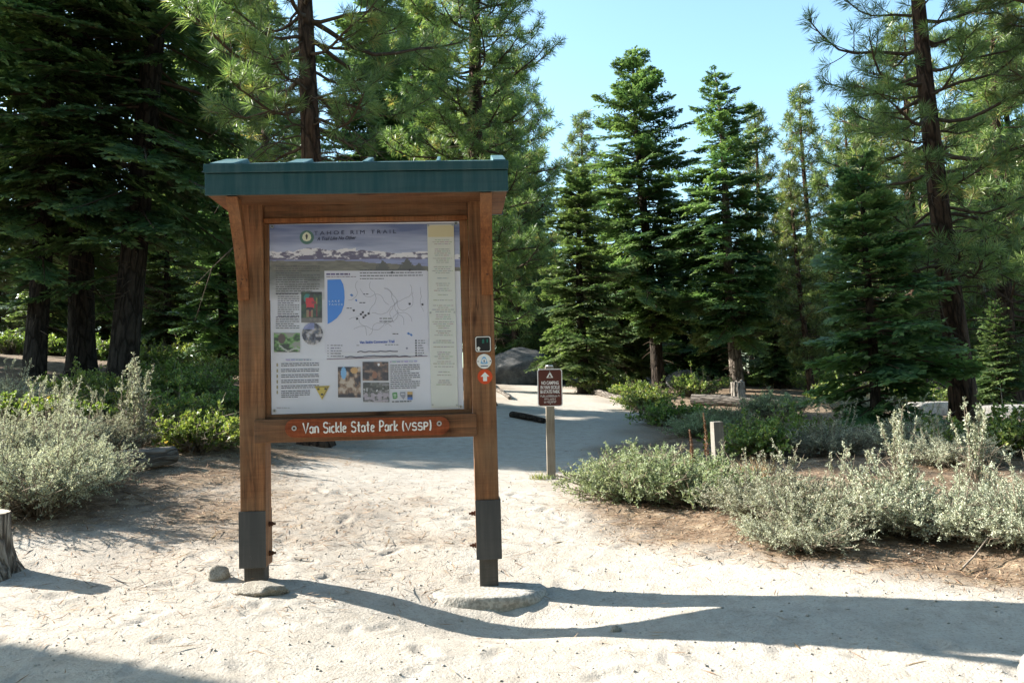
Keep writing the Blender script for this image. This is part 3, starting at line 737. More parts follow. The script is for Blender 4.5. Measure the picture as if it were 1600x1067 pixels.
PS('spires', 1405, 7.3, .88, 'tallest grey spikes rising below the dark young fir')
PS('spires', 1525, 7.4, .92, 'yellowish tall spikes near the right edge under the big pine')
PS('broadleaf2', 1190, 11.6, 1.15, 'dark leafy shrub right behind the short grey post')
PS('broadleaf2', 1235, 12.8, 1.2, 'dark leafy shrub left of the dark young fir trunk')
PS('broadleaf', 1050, 16.5, 1.25, 'bright yellow green leafy shrub on the right bank of the trail')
PS('sage_low', 1095, 14.6, 1.0, 'pale greenish shrub between the trail bank and the short grey post')
PS('sage_low2', 1130, 15.5, 1.1, 'pale shrub in front of the split stump')
PS('sage_grey', 1300, 11.2, .9, 'grey shrub in the shade behind the right thicket')
PS('sage_grey', 1425, 10.6, .9, 'grey shrub between young fir trunk and big pine trunk')
PS('broadleaf2', 1565, 10.2, 1.3, 'dark green spreading shrub at the foot of the big leaning pine')
PS('sage_spire2', 1480, 9.6, .9, 'pale shrub in front of the big leaning pine trunk')
PS('broadleaf', 945, 25.5, 1.5, 'sunlit leafy shrub beside the trunk of the small conical fir')
PS('broadleaf', 995, 23.5, 1.2, 'yellow green leafy shrub below the tallest fir')
PS('broadleaf2', 1015, 20, 1.2, 'leafy shrub in half shade below the tallest fir')
PS('sage_low2', 1215, 18, 1.3, 'pale shrub along the fallen log behind the short post')
PS('sage_grey', 1350, 17.5, 1.1, 'grey shrub behind the young fir trunk')
PS('broadleaf2', 1330, 22, 1.6, 'dark leafy shrub in the shade behind the pale rock')
PS('broadleaf2', 1090, 24, 1.5, 'dark leafy shrub in front of the slanting boulder')
# left of the trail
PS('sage_grey', 60, 7.2, 1.0, 'big grey shrub at the lower left behind the cut stump', sz=1.15)
PS('sage_grey', 120, 7.9, .85, 'grey shrub in front of the fallen log at the left', sz=1.1)
PS('sage_grey', -20, 7.8, 1.0, 'grey shrub cut by the left edge of the view')
PS('sage_grey', 55, 8.7, 1.0, 'grey shrub behind the big one, second row at the left', sz=1.1)
PS('sage_grey', 150, 9.6, .9, 'grey shrub behind the fallen log at the left')
PS('spires', 210, 9.8, 1.15, 'tall bare spikes sticking up behind the left shrubs, before dark firs')
PS('spires', 95, 9.4, .9, 'short grey spikes at the top of the left shrubs')
PS('sage_low', 222, 10.6, .6, 'greenish shrub between the grey shrubs and the bright leafy one')
PS('broadleaf', 308, 10.3, 1.2, 'bright green leafy shrub close to the left post of the board')
PS('broadleaf', 350, 11.0, .8, 'bright green leafy shrub touching the left post from behind')
PS('broadleaf', 15, 11.0, 1.1, 'yellow green leafy shrub at the left edge above the grey shrubs')
PS('broadleaf', 80, 11.6, 1.0, 'yellow green leafy shrub below the leftmost fir trunk')
PS('sage_grey', 5, 12.3, .9, 'grey shrub on the slope at the left edge below the firs')
PS('broadleaf2', 270, 17.5, 1.4, 'dark leafy shrub in the shade left of the board')
PS('broadleaf2', 330, 19, 1.5, 'dark leafy shrub in the shade beside the left post')
PS('broadleaf2', 240, 20, 1.5, 'dark leafy shrub in the shade right of the leaning fir trunk')
for i, (px, d, s) in enumerate(((165, 13.2, 1.0), (215, 12.6, .9), (262, 13.5, 1.1), (318, 13, 1.0), (368, 12.5, .8), (232, 15.5, 1.2), (300, 15.8, 1.3), (360, 15.5, 1.1), (130, 14.6, 1.1))):
    PS('broadleaf' if i % 2 else 'broadleaf2', px, d, s, 'low leafy shrub on the shaded slope between left shrubs and dark firs', group='low shrubs on the shaded slope')
for px, d, s in ((300, 26, 1.9), (345, 29, 2.0), (255, 30, 2.0), (20, 27, 2.0), (90, 31, 2.0), (215, 34, 2.2), (160, 28, 1.8)):
    PS('sage_low' if px % 2 else 'broadleaf', px, d, s, 'sunlit undergrowth shrub behind the dark fir trunks', group='sunlit shrubs behind the dark firs')
for px, d, s in ((860, 38, 1.6), (1230, 30, 1.8), (1290, 27, 1.7), (1400, 25, 1.7), (1450, 22, 1.5), (1180, 33, 1.8), (1530, 28, 1.8), (1130, 36, 1.8)):
    PS('broadleaf2', px, d, s, 'dark undergrowth shrub in the wood right of the trail', group='shrubs in the wood right of the trail')
# ------------------------------------------------------------------ notice board
KX, KY, KR = -1.655, 5.70, .0579
board = thing('notice_board', 'roofed timber trail notice board with map panel and orange park name board', 'notice board', (KX, KY, 0), KR)
PW, PH, PZ = 1.31, 1.309, 1.0776          # panel size, height of its lower edge
def K(px, py):
    """photograph position on the panel -> local (x, z) of the board"""
    yt = 350-.0101*(px-422); yb = 648-.0337*(px-422); v = (py-yt)/(yb-yt)
    return (px-422-.0101*(py-350))/296.5*PW, PZ+PH*(1-v)
YF = -.05                                   # front face of the posts
LX0, LX1, RX0, RX1 = -.205, -.035, 1.372, 1.535
def post(x0, x1, z0):
    p = MB().box(x0, x1, YF, .12, z0, 2.60).build('post', M_postz, board, .009)
    return p
pl = post(LX0, LX1, .06); pr = post(RX0, RX1, .10)
def bracket(p, x0, x1, z0, z1, side, foot):
    t = .009
    MB().box(x0-t if side > 0 else x0+.0, x1 if side > 0 else x1+t, YF-t-.002, YF-.002, z0, z1).build('bracket_plate', M_steel, p, .003)
    MB().box(x0-t if side > 0 else x0, x1 if side > 0 else x1+t, .122, .122+t, z0, z1).build('bracket_plate', M_steel, p, .003)
    xo = x0-t-.002 if side > 0 else x1+.002
    MB().box(xo, xo+t, YF, .12, z0, z1).build('bracket_plate', M_steel, p, .003)
    xi = x1 if side > 0 else x0
    for z in (z0+.13*(z1-z0)+.03, z1-.1):
        m = MB(); a = xi; b = xi+side*.045
        m.tube([(a, .035, z), (a+side*.01, .035, z)], .019, 6).tube([(a, .035, z), (b, .035, z)], .0085, 8).tube([(a+side*.012, .035, z), (a+side*.028, .035, z)], .0155, 6)
        m.build('bolt', M_rust, p)
        MB().tube([((x0+x1)/2-.02, YF-t-.004, z-.01), ((x0+x1)/2-.02, YF-t+.001, z-.01)][::-1], .011, 8).build('bolt_head', M_steel, p)
    MB().box(x0+.018, x1-.018, YF+.012, .105, foot, z0+.03).build('post_foot', M_foot, p, .006)
bracket(pl, LX0, LX1, .06, .435, 1, -.13)
bracket(pr, RX0, RX1, .055, .455, -1, -.16)
# beams and frame
hd = MB().box(LX1+.002, RX0-.002, YF+.035, .10, 2.425, 2.56).build('header_beam', M_beamx, board, .006)
MB().box(LX1+.002, RX0-.002, YF+.012, .10, 2.392, 2.422).build('ledge_strip', M_brace, board, .004)
for x0, x1 in ((LX1+.002, -.003), (PW+.003, RX0-.002)):
    MB().box(x0, x1, -.012, .06, 1.055, 2.39).build('jamb_strip', M_postz, board, .003)
MB().box(-.10, 1.395, YF-.028, YF+.10, .889, 1.046).build('lower_beam', M_beamx, board, .006)
MB().box(LX1+.002, RX0-.002, -.02, .05, 1.048, 1.075).build('sill_strip', M_beamx, board, .003)
MB().box(-.0, PW, .02, .045, PZ, PZ+PH).build('backing_board', M_beamx, board)
# knee braces reaching forward under the eaves
def brace(x0, x1):
    # a curved strip standing clear of the post towards the eaves
    n = 12; zo = np.linspace(1.86, 2.505, n); m = MB(); V = []
    for z in zo:
        a = -.272*((z-1.86)/.645)**1.7; b = -.272*(max(0, z-2.0)/.645)**1.55
        yo = YF-.004+a-.018; yi = min(YF-.003, YF-.003+b)
        V += [(x0, yo, z), (x1, yo, z), (x1, yi, z), (x0, yi, z)]
    F = [(0, 1, 2, 3), tuple(range(4*n-4, 4*n))]
    for i in range(n-1):
        for j in range(4): F.append((4*i+j, 4*i+(j+1) % 4, 4*i+4+(j+1) % 4, 4*i+4+j))
    return m.add(V, F).build('knee_brace', M_brace, board, .003)
b1 = brace(LX0+.002, LX0+.078); b2 = brace(RX1-.082, RX1-.002)
for b_, x in ((b1, LX0+.04), (b2, RX1-.04)):
    m = MB()
    m.tube([(x, -.093, 2.0), (x, -.075, 2.0)], .010, 6); m.build('bolt', M_rust, b_)
# roof: two metal clad slopes, fascia, ribs
RXA, RXB, RY0, RY1, RYM = -.329, 1.641, -.36, .40, .02
ze, zr = 2.712, 2.712+.38*.30
rf = MB().prism([(RY0, ze-.03), (RY0-.004, ze), (RYM, zr), (RY1+.004, ze), (RY1, ze-.03), (RYM, zr-.035)], lambda y, z: (RXA-.006, y, z), lambda y, z: (RXB+.006, y, z)).build('roof', M_tealtop, board, .003)
MB().box(RXA, RXB, RY0, RY0+.022, 2.511, 2.652).build('fascia_board', M_teal, board, .004)
MB().box(RXA-.004, RXB+.004, RY0-.014, RY0+.024, 2.655, 2.714).build('drip_edge', M_teal, board, .004)
MB().box(RXA, RXB, RY1-.022, RY1, 2.511, 2.69).build('fascia_board', M_teal, board, .004)
MB().box(RXA+.01, RXB-.01, RY0+.025, RY1-.025, 2.515, 2.535).build('soffit_board', M_beamx, board)
for xa in (RXA+.002, RXB-.024):
    MB().prism([(RY0+.03, 2.54), (RY0+.03, ze-.04), (RYM, zr-.05), (RY1-.03, ze-.04), (RY1-.03, 2.54)], lambda y, z: (xa, y, z), lambda y, z: (xa+.022, y, z)).build('gable_board', M_beamx, board)
sl = .30
for x0, x1, hh in ((-.30, -.145, .030), (.185, .30, .024), (.685, .722, .030), (1.17, 1.192, .030), (1.545, 1.63, .034)):
    for sg in (1, -1):
        ya, yb = (RY0+.02, RYM) if sg > 0 else (RY1-.02, RYM)
        f = lambda y: ze+abs(y-(RY0 if sg > 0 else RY1))*sl
        P = [(ya, f(ya)+.001), (yb, f(yb)+.001), (yb, f(yb)+hh), (ya+.07*sg, f(ya)+hh+.02*sl), (ya, f(ya)+hh*.35)]
        MB().prism(P, lambda y, z: (x0, y, z), lambda y, z: (x1, y, z)).build('roof_rib', M_tealtop, rf, .004)
# name board with routed letters
def kb(px, py):
    x = (px-403)/342*1.485-.10
    yb = 691-.0263*(px-403); yt = 656-.0351*(px-403)
    return x, .889+.157*(yb-py)/(yb-yt)
NBY = YF-.030
x0, zc0 = kb(451, 668.5); x1, zc1 = kb(705, 663.5)
def capsule(x0, z0, x1, z1, r, n=10):
    a0 = math.atan2(z1-z0, x1-x0); P = []
    for i in range(n+1): a = a0+PI/2+PI*i/n; P.append((x0+r*math.cos(a), z0+r*math.sin(a)))
    for i in range(n+1): a = a0-PI/2+PI*i/n; P.append((x1+r*math.cos(a), z1+r*math.sin(a)))
    return P
R_ = .062
nb = MB().prism(capsule(x0+R_, zc0, x1-R_, zc1, R_), lambda x, z: (x, NBY, z), lambda x, z: (x, NBY-.022, z)).build('name_board', M_orange, board, .004)
def arc(cx, cy, rx, ry, a0, a1, n=9):
    return [(cx+rx*math.cos(math.radians(a0+(a1-a0)*i/n)), cy+ry*math.sin(math.radians(a0+(a1-a0)*i/n))) for i in range(n+1)]
GL = {   # hand lettered strokes on a unit cap height: (width, strokes)
    'V': (.66, [[(0, 1), (.33, 0), (.66, 1)]]), 'a': (.46, [arc(.2, .3, .2, .3, 60, 330), [(.42, .6), (.40, .3), (.46, 0)]]),
    'n': (.44, [[(.02, .6), (.03, 0)], arc(.22, .36, .2, .25, 180, 0)+[(.43, 0)]]),
    'S': (.56, [arc(.28, .74, .25, .25, 25, 255, 10)+arc(.27, .25, .27, .25, 80, -155, 10)]),
    'i': (.08, [[(.04, .6), (.04, 0)], [(.04, .86), (.045, .9)]]), 'c': (.40, [arc(.22, .3, .21, .3, 50, 310)]),
    'k': (.42, [[(.03, 1), (.03, 0)], [(.40, .62), (.05, .27), (.42, 0)]]), 'l': (.08, [[(.04, 1), (.04, 0)]]),
    'e': (.46, [[(.03, .32), (.42, .36)]+arc(.23, .3, .2, .3, 15, 320)]), 't': (.36, [[(.18, .98), (.17, .1), (.28, 0)], [(0, .62), (.36, .66)]]),
    'P': (.52, [[(.04, 1.0), (.04, 0)], [(.0, 1)]+arc(.22, .74, .28, .27, 80, -95)+[(.05, .45)]]),
    'r': (.36, [[(.03, .6), (.05, 0)], arc(.24, .36, .19, .24, 170, 50)]),
    '(': (.2, [arc(.28, .45, .26, .62, 125, 235)]), ')': (.2, [arc(-.08, .45, .26, .62, 55, -55)]), ' ': (.30, []),
}
def letter(text, x0, z0, slope, h, wid, y, mb, r):
    """strokes as flattened rods; capitals V S S P in the bracket come smaller"""
    tot = sum(GL[c][0]+.16 for c in text); k = wid/tot; x = x0
    par = False
    for c in text:
        w, st = GL[c]
        if c == '(': par = True
        sc = .72 if par and c not in '()' else 1
        for s in st:
            P = [(x+u*k, y, z0+slope*(x-x0)+v*h*sc+(.02*h if sc < 1 else 0)) for u, v in s]
            mb.tube(P, r, 7)
        x += (w+.16)*k
lx0, lz0 = kb(479, 675.6); lx1, lz1 = kb(678, 670.5)
lt = MB(); letter('Van Sickle State Park (VSSP)', lx0, lz0, (lz1-lz0)/(lx1-lx0), .069, lx1-lx0, NBY-.0225, lt, .0054)
lt.build('lettering', M_white, nb)
for px, py in ((465.5, 668), (689, 660.5)):
    x, z = kb(px, py)
    MB().tube([(x, NBY-.0215, z), (x, NBY-.028, z)], .017, 16).build('washer', M_zinc, nb)
    MB().tube([(x, NBY-.0275, z), (x, NBY-.031, z)], .0085, 10).build('bolt_head', M_rust, nb)

# ---- printed panel (flat print, built as flat coloured sheets a hair apart)
panel = MB().box(0, PW, -.006, .018, PZ, PZ+PH).build('map_panel', M_board, board, .002)
class Print:
    def __init__(s, y): s.y = y; s.Q = []; s.C = []; s.T = []; s.TC = []
    def quad(s, a, b, c, d, col): s.Q.append([(p[0], s.y, p[1]) for p in (a, b, c, d)]); s.C.append(col)
    def rect(s, x0, y0, x1, y1, col): s.quad(K(x0, y1), K(x1, y1), K(x1, y0), K(x0, y0), col)
    def grid(s, x0, y0, x1, y1, nx, ny, fn, mask=None):
        for j in range(ny):
            for i in range(nx):
                u, v = (i+.5)/nx, (j+.5)/ny
                if mask and not mask(u, v): continue
                c = fn(u, v)
                s.rect(x0+(x1-x0)*i/nx, y0+(y1-y0)*j/ny, x0+(x1-x0)*(i+1)/nx, y0+(y1-y0)*(j+1)/ny, c)
    def poly(s, pts, col):
        c = np.mean(pts, 0); n = len(pts)
        for i in range(n): s.T.append([(p[0], s.y, p[1]) for p in (K(*c), K(*pts[i]), K(*pts[(i+1) % n]))]); s.TC.append(col)
    def line(s, pts, w, col):
        for (a, b), (c, d) in zip(pts[:-1], pts[1:]):
            l = math.hypot(c-a, d-b)+1e-6; nx, ny = -(d-b)/l*w/2, (c-a)/l*w/2
            s.quad(K(a+nx, b+ny), K(c+nx, d+ny), K(c-nx, d-ny), K(a-nx, b-ny), col)
    def text_lines(s, x0, y0, x1, n, dy, col, h=1.0, g=None, center=False, short=.75, slope=0):
        """lines of print too small to read: rows of broken strokes"""
        g = g or random
        for i in range(n):
            xe = x1 if i % 4 != 3 else x0+(x1-x0)*g.uniform(.5, .9)
            xs = x0
            if center: q = g.uniform(0, .28)*(x1-x0); xs, xe = x0+q, x1-q
            x = xs; y = y0+i*dy
            while x < xe:
                w = g.uniform(2, 7); e = min(x+w, xe); yy = y+slope*(x-x0)
                if e-x > .8: s.rect(x, yy, e, yy+h, tuple(c*g.uniform(.8, 1.25) for c in col))
                x = e+g.uniform(.7, 1.3)
    def build(s, name, parent, **kw):
        V = []; F4 = []; F3 = []
        for q in s.Q: F4.append(list(range(len(V), len(V)+4))); V += q
        for q in s.T: F3.append(list(range(len(V), len(V)+3))); V += q
        me = raw_mesh(name, np.array(V), np.array(F4) if F4 else None, np.array(F3) if F3 else None, M_ink, None, False, np.array(s.C+s.TC))
        return link(name, me, parent, **kw)
Y1, Y2, Y3, Y4 = -.0075, -.0088, -.0100, -.0112
def mixv(a, b, t): t = max(0, min(1, t)); return tuple(x+(y-x)*t for x, y in zip(a, b))
fb = lambda x, y, o=4, s=0: float(fbm(x, y, o, s))
WHT = (.72, .70, .75)
def header(u, v):
    x, y = u*298, v*78
    c = mixv(lin(70, 92, 142), lin(172, 180, 212), v*1.9+.5*fb(u*4+1, v*9, 4, 31)+.15*fb(u*9, v*30, 3, 8))
    ridge = 42+6*fb(u*9, 1.3, 4, 3)*1.6+ (4 if u > .45 else -1)+ (5 if u > .85 else 0)
    low = 58+2*fb(u*12, 7.7, 3, 4)
    if y > ridge:
        sn = fb(u*42, v*22, 4, 12)+.55-(y-ridge)/24
        c = mixv(lin(92, 86, 118), lin(232, 228, 236), 1 if sn > .32 else (sn-.1)*2.)
    if y > low: c = mixv(lin(150, 160, 205), lin(130, 136, 178), fb(u*10, v*30, 3, 5)+.5)
    if y > 61+ (4*fb(u*7, 3.1, 3, 6)) + max(0, (x-100)*.065 if x > 118 else -2):
        c = mixv(lin(96, 96, 84), lin(128, 124, 112), fb(u*30, v*30, 4, 7)+.5)
    for cx, hh, ww in ((176, 17, 15), (214, 20, 19), (233, 12, 12)):
        yy = (y-(76-hh))/hh
        if 0 < yy and abs(x-cx+2*fb(y*.6, cx, 2, 8)) < ww*min(yy*1.2, 1)*(.75+.5*fb(x*.5, y*.5, 2, 9)): c = lin(82, 84, 80)
    return c
hp = Print(Y1); hp.grid(422.5, 350.6, 719, 425, 260, 84, header); 
def lowleft(u, v): return mixv(lin(118, 120, 112), WHT, v*1.25-.15+.25*fb(u*5, v*6, 4, 41)+ (u*.1))
hp.grid(422.5, 425, 507, 470, 40, 22, lambda u, v: mixv(lin(112, 114, 108), WHT, v*1.15-.25+.3*fb(u*5, v*6, 4, 41)))
hp.build('landscape_print', panel)
mp = Print(Y2)
mp.rect(507, 424, 667, 552, lin(214, 212, 224)); mp.build('trail_map', panel)
lk = Print(Y3)
lk.poly([(511.5, 438), (532, 437.4), (536, 445), (537.8, 456), (538.2, 466), (537, 478), (533, 489), (526, 498), (518, 504), (511.5, 507.5)], lin(44, 132, 226))
lk.build('lake_print', panel)
ml = Print(Y3); rg = random.Random(4)
GR = lin(158, 156, 168)
def wander(x, y, a, n, l, w=.5, col=GR):
    P = [(x, y)]
    for _ in range(n):
        a += rg.uniform(-.7, .7); x += math.cos(a)*l; y += math.sin(a)*l
        if not (541 < x < 664 and 440 < y < 528): break
        P.append((x, y))
    if len(P) > 1: ml.line(P, w, col)
for q in ((544, 470, .3, 20, 5), (562, 452, 1.4, 12, 5), (600, 452, .1, 14, 5), (640, 446, 1.3, 16, 5), (656, 450, 1.5, 14, 5), (545, 500, -.3, 20, 5), (560, 500, .8, 12, 5),
          (580, 490, -.2, 16, 5), (620, 470, .9, 12, 5), (552, 515, .1, 18, 5), (600, 510, -.4, 12, 5), (575, 525, -.6, 10, 5)): wander(*q)
for x, y in ((552, 486), (563, 492), (566, 489), (570, 494), (557, 499), (575, 491), (567, 497), (639, 476), (659, 477), (640, 423), (612, 427)):
    ml.poly([(x-1.8, y-1.2), (x+1.4, y-1.8), (x+2, y+1.2), (x-1, y+2)], lin(40, 40, 52))
for x, y, w in ((549, 462, 5), (637, 522, 5), (641, 524, 4), (556, 470, 3)): ml.poly([(x-w*.6, y), (x, y-2), (x+w*.6, y+1), (x, y+2.4)], lin(70, 130, 205))
ml.text_lines(510, 428, 548, 1, 4, lin(80, 64, 120), 2.6, rg); ml.text_lines(510, 433, 556, 1, 3, lin(110, 80, 100), 1.0, rg)
ml.text_lines(562, 422.5, 660, 3, 4.4, lin(60, 60, 70), 1.4, rg, slope=-.005); ml.text_lines(562, 436, 600, 1, 4, lin(80, 80, 90), 1.2, rg)
ml.text_lines(592, 498, 612, 2, 4.5, lin(110, 110, 120), 1.5, rg)
for x, y, w in ((567, 460, 8), (561, 473.5, 10), (541, 482, 8), (612, 522, 9)): ml.text_lines(x, y, x+w, 1, 3, lin(80, 80, 92), 1.3, rg)
# elevation profiles and legend
for y0, x0_, x1_ in ((551, 557, 620), (558.5, 538, 640)):
    P = [(x, y0+1.2*fb(x*.13, y0, 3, 5)*2-(x-x0_)*.014) for x in np.arange(x0_, x1_+1, 3)]; ml.line(P, 1.5, lin(70, 68, 84))
ml.line([(510, 562), (666, 557)], 1.0, lin(120, 90, 110))
for i in range(5): ml.rect(511, 540+i*4.2, 513, 541.2+i*4.2, lin(130, 130, 140)); ml.text_lines(516, 540+i*4.2, 516+rg.uniform(14, 24), 1, 3, lin(100, 100, 112), 1.2, rg)
for i in range(7): ml.rect(647, 532+i*3.8, 649.6, 534.2+i*3.8, lin(56, 60, 72)); ml.text_lines(651.5, 532.4+i*3.8, 651.5+rg.uniform(6, 14), 1, 3, lin(95, 95, 105), 1.3, rg)
ml.text_lines(556, 540, 562, 1, 3, lin(110, 110, 120), 1, rg); ml.text_lines(600, 539, 622, 1, 3, lin(110, 110, 120), 1, rg); ml.poly([(632, 545), (634, 543), (636, 545), (634, 547)], lin(130, 130, 150))
ml.build('map_lines', panel, kind='stuff')
tx = Print(Y3); D = lin(86, 86, 96)
tx.text_lines(432, 416, 500, 13, 3.55, lin(70, 72, 72), 1.3, rg); tx.text_lines(432, 459, 466, 1, 3, lin(60, 60, 70), 1.7, rg)
tx.text_lines(435, 463.5, 468, 10, 3.4, D, 1.2, rg); tx.text_lines(432, 496, 468, 6, 3.4, D, 1.2, rg)
tx.text_lines(447, 562, 486, 1, 3, lin(165, 168, 190), 2.2, rg)
for i, yy in enumerate((568.5, 577.5, 586, 594.5, 603, 611)):
    tx.rect(433, yy, 435, yy+5, lin(150, 138, 90)); tx.text_lines(440, yy, 498 if i < 5 else 484, 2 if i < 5 else 4, 3.1, D, 1.25, rg, slope=-.02)
tx.text_lines(608, 565, 650, 1, 3, lin(170, 170, 196), 2.2, rg, slope=-.03); tx.text_lines(608, 571, 654, 12, 3.2, D, 1.2, rg, slope=-.03)
tx.text_lines(610, 626.5, 640, 1, 3, lin(60, 62, 70), 1.7, rg, slope=-.03); tx.text_lines(433, 637, 453, 1, 3, lin(150, 150, 160), .9, rg)
tx.build('small_print', panel, kind='stuff')
def blotch(pal, sc, seed, top=None):
    def f(u, v):
        q = fb(u*sc, v*sc, 5, seed)*1.5+.5; i = max(0, min(len(pal)-1.001, q*(len(pal)-1))); k = int(i)
        c = mixv(pal[k], pal[k+1], i-k)
        if top: c = top(u, v, c)
        return c
    return f
def hiker(u, v, c):
    if v > .84: c = mixv(lin(104, 100, 96), lin(130, 124, 118), fb(u*9, v*9, 3, 1)+.5)
    if ((u-.30)/.18)**2+((v-.2)/.14)**2 < 1: c = lin(40, 128, 120)
    if ((u-.48)/.1)**2+((v-.16)/.06)**2 < 1: c = lin(60, 40, 36)
    if abs(u-.42-.12*(v-.3)) < .20-.1*abs(v-.34) and .2 < v < .53: c = lin(206, 32, 44)
    if .3 < v < .4 and u > .5 and u < .72: c = lin(150, 30, 44)
    if .5 < v < .62 and abs(u-.42) < .15: c = lin(36, 22, 34)
    if .58 < v < .82 and (abs(u-.32) < .055 or abs(u-.52) < .055): c = lin(150, 122, 92)
    if .64 < v < .80 and abs(u-.42) < .06: c = lin(128, 24, 38)
    if abs(u-.74) < .03 and .2 < v < .8: c = lin(150, 140, 70) if v < .4 else lin(120, 40, 44)
    return c
photos = [
    ((471, 457, 503, 505), blotch([lin(10, 26, 20), lin(24, 66, 46), lin(60, 92, 52)], 6, 60, hiker), None, 32, 46),
    ((429, 521, 469, 551), blotch([lin(26, 48, 22), lin(66, 112, 48), lin(120, 170, 86), lin(150, 150, 140)], 6, 61,
        lambda u, v, c: mixv(c, lin(176, 180, 170), 1) if abs(v-.72-.22*u+.1*math.sin(u*9)) < .05 and u > .2 else (lin(88, 70, 62) if ((u-.3)/.14)**2+((v-.3)/.26)**2 < 1 else c)), None, 36, 28),
    ((472, 505.5, 504, 539.5), blotch([lin(46, 46, 60), lin(96, 104, 120), lin(150, 140, 130), lin(190, 186, 196)], 7, 62,
        lambda u, v, c: mixv(c, lin(140, 150, 205), .7) if v < .28 and u < .6 else c), lambda u, v: (u-.5)**2+(v-.5)**2 < .25, 32, 34),
    ((527, 574, 562, 621), blotch([lin(16, 22, 34), lin(60, 50, 46), lin(140, 108, 80), lin(196, 178, 160)], 5, 63,
        lambda u, v, c: lin(120, 176, 224) if ((u-.25)/.12)**2+((v-.2)/.2)**2 < 1 else (lin(206, 160, 96) if ((u-.72)/.16)**2+((v-.12)/.1)**2 < 1 else c)), None, 32, 42),
    ((565, 566, 605, 595), blotch([lin(28, 26, 30), lin(66, 56, 54), lin(104, 80, 66), lin(150, 120, 100)], 6, 64,
        lambda u, v, c: lin(240, 236, 240) if ((u-.62)/.05)**2+((v-.14)/.08)**2 < 1 else (lin(150, 100, 70) if ((u-.47)/.1)**2+((v-.7)/.2)**2 < 1 else c)), None, 36, 26),
    ((565.5, 598, 606, 628), blotch([lin(60, 62, 56), lin(110, 112, 104), lin(150, 144, 150)], 9, 65,
        lambda u, v, c: mixv(c, lin(200, 186, 200), .7) if v > .55 and fb(u*8, v*14, 3, 2) > 0 else (lin(230, 228, 232) if .3 < v < .5 and fb(u*20, v*10, 2, 3) > .35 else c)), None, 36, 28),
]
for (x0_, y0_, x1_, y1_), fn, mk, nx, ny in photos:
    p = Print(Y3); p.grid(x0_, y0_, x1_, y1_, nx, ny, fn, mk); p.build('photo_print', panel)
lg = Print(Y3)
cir = lambda cx, cy, r, n=28, sy=1: [(cx+r*math.cos(i*2*PI/n), cy+sy*r*math.sin(i*2*PI/n)) for i in range(n)]
lg.poly(cir(480, 371, 11.0), lin(38, 104, 92)); lg.build('round_emblem', panel)
e2 = Print(Y4); e2.poly([(473, 372), (474, 367), (477, 364), (480, 362.5), (483, 364), (486, 367), (487, 372), (485, 376), (480, 377.5), (475, 376)], lin(222, 224, 196)); e2.build('emblem_field', panel)
e3 = Print(Y4-.0012); e3.poly([(479, 373), (478, 368), (480, 365.5), (482, 368), (481.4, 371), (480.6, 374.5), (479.4, 374.5)], lin(26, 26, 24)); e3.build('emblem_mark', panel)
tr = Print(Y3); tr.poly([(491, 604), (514.5, 603), (502.5, 625)], lin(206, 180, 60)); tr.build('yield_emblem', panel)
t2 = Print(Y4)
for x, y, r in ((497, 608.5, 2), (508, 608, 2.2), (502.5, 616.5, 2.2)): t2.poly(cir(x, y, r, 7, .8), lin(50, 44, 26))
t2.line([(493.5, 605.6), (512, 604.8), (502.6, 622)], .7, lin(80, 70, 40)); t2.build('emblem_mark', panel)
l3 = Print(Y3)
l3.poly([(610.5, 614), (614, 613), (618, 612.8), (618.8, 621), (616, 623), (611.5, 623)], lin(78, 150, 76))
l3.poly([(622.5, 612.7), (631, 612.3), (631, 619), (628, 624), (622.5, 618)], lin(150, 152, 164))
l3.rect(634, 612, 642, 616.5, lin(200, 160, 84)); l3.rect(634, 616.5, 642, 620.5, lin(44, 50, 70)); l3.rect(634, 620.5, 642, 624.5, lin(72, 120, 200)); l3.build('partner_logos', panel)
l4 = Print(Y4); l4.rect(612.5, 616, 617, 617.6, lin(210, 226, 205)); l4.rect(612.8, 619, 616.8, 620.2, lin(210, 226, 205)); l4.rect(624, 615, 629.5, 616.4, lin(220, 220, 228)); l4.build('emblem_mark', panel)
# titles
def text_mesh(name, body, x, z, size, y, m, parent, wid=None, shear=0, ext=.0006, space=1., align='LEFT', bold=0, rot=0, yscale=1.):
    c = bpy.data.curves.new(name, 'FONT'); c.body = body; c.size = size; c.extrude = ext; c.shear = shear; c.space_character = space; c.align_x = align; c.offset = bold; c.resolution_u = 3
    o = bpy.data.objects.new(name, c); COL.objects.link(o)
    bpy.context.view_layer.update()
    me = bpy.data.meshes.new_from_object(o.evaluated_get(bpy.context.evaluated_depsgraph_get()))
    bpy.data.objects.remove(o); me.name = name
    V = np.empty(len(me.vertices)*3); me.vertices.foreach_get('co', V); V = V.reshape(-1, 3)
    w = np.ptp(V[:, 0]); k = wid/w if wid else 1
    X = V[:, 0]*k; Z = V[:, 1]*yscale
    out = np.stack([x+X*math.cos(rot)-Z*math.sin(rot), y-V[:, 2], z+X*math.sin(rot)+Z*math.cos(rot)], -1)
    me.vertices.foreach_set('co', out.astype(np.float32).ravel()); me.update(); me.materials.clear(); me.materials.append(m)
    return link(name, me, parent)
def ptext(body, px0, py0, px1, py1, size_px, m, y=Y4, **kw):
    a, b = K(px0, py0), K(px1, py1)
    return text_mesh('lettering', body, a[0], a[1], size_px*PH/297*1.38, y, m, panel, wid=b[0]-a[0], rot=math.atan2(b[1]-a[1], b[0]-a[0]), **kw)
M_ink1 = flat_mat('dark_slate_ink', (.055, .065, .12), .5, .3, .05, 20)
M_ink2 = flat_mat('blue_ink', (.10, .17, .52), .5, .3, .05, 20)
M_ink3 = flat_mat('pale_ink', (.55, .66, .8), .5, .3, .05, 20)
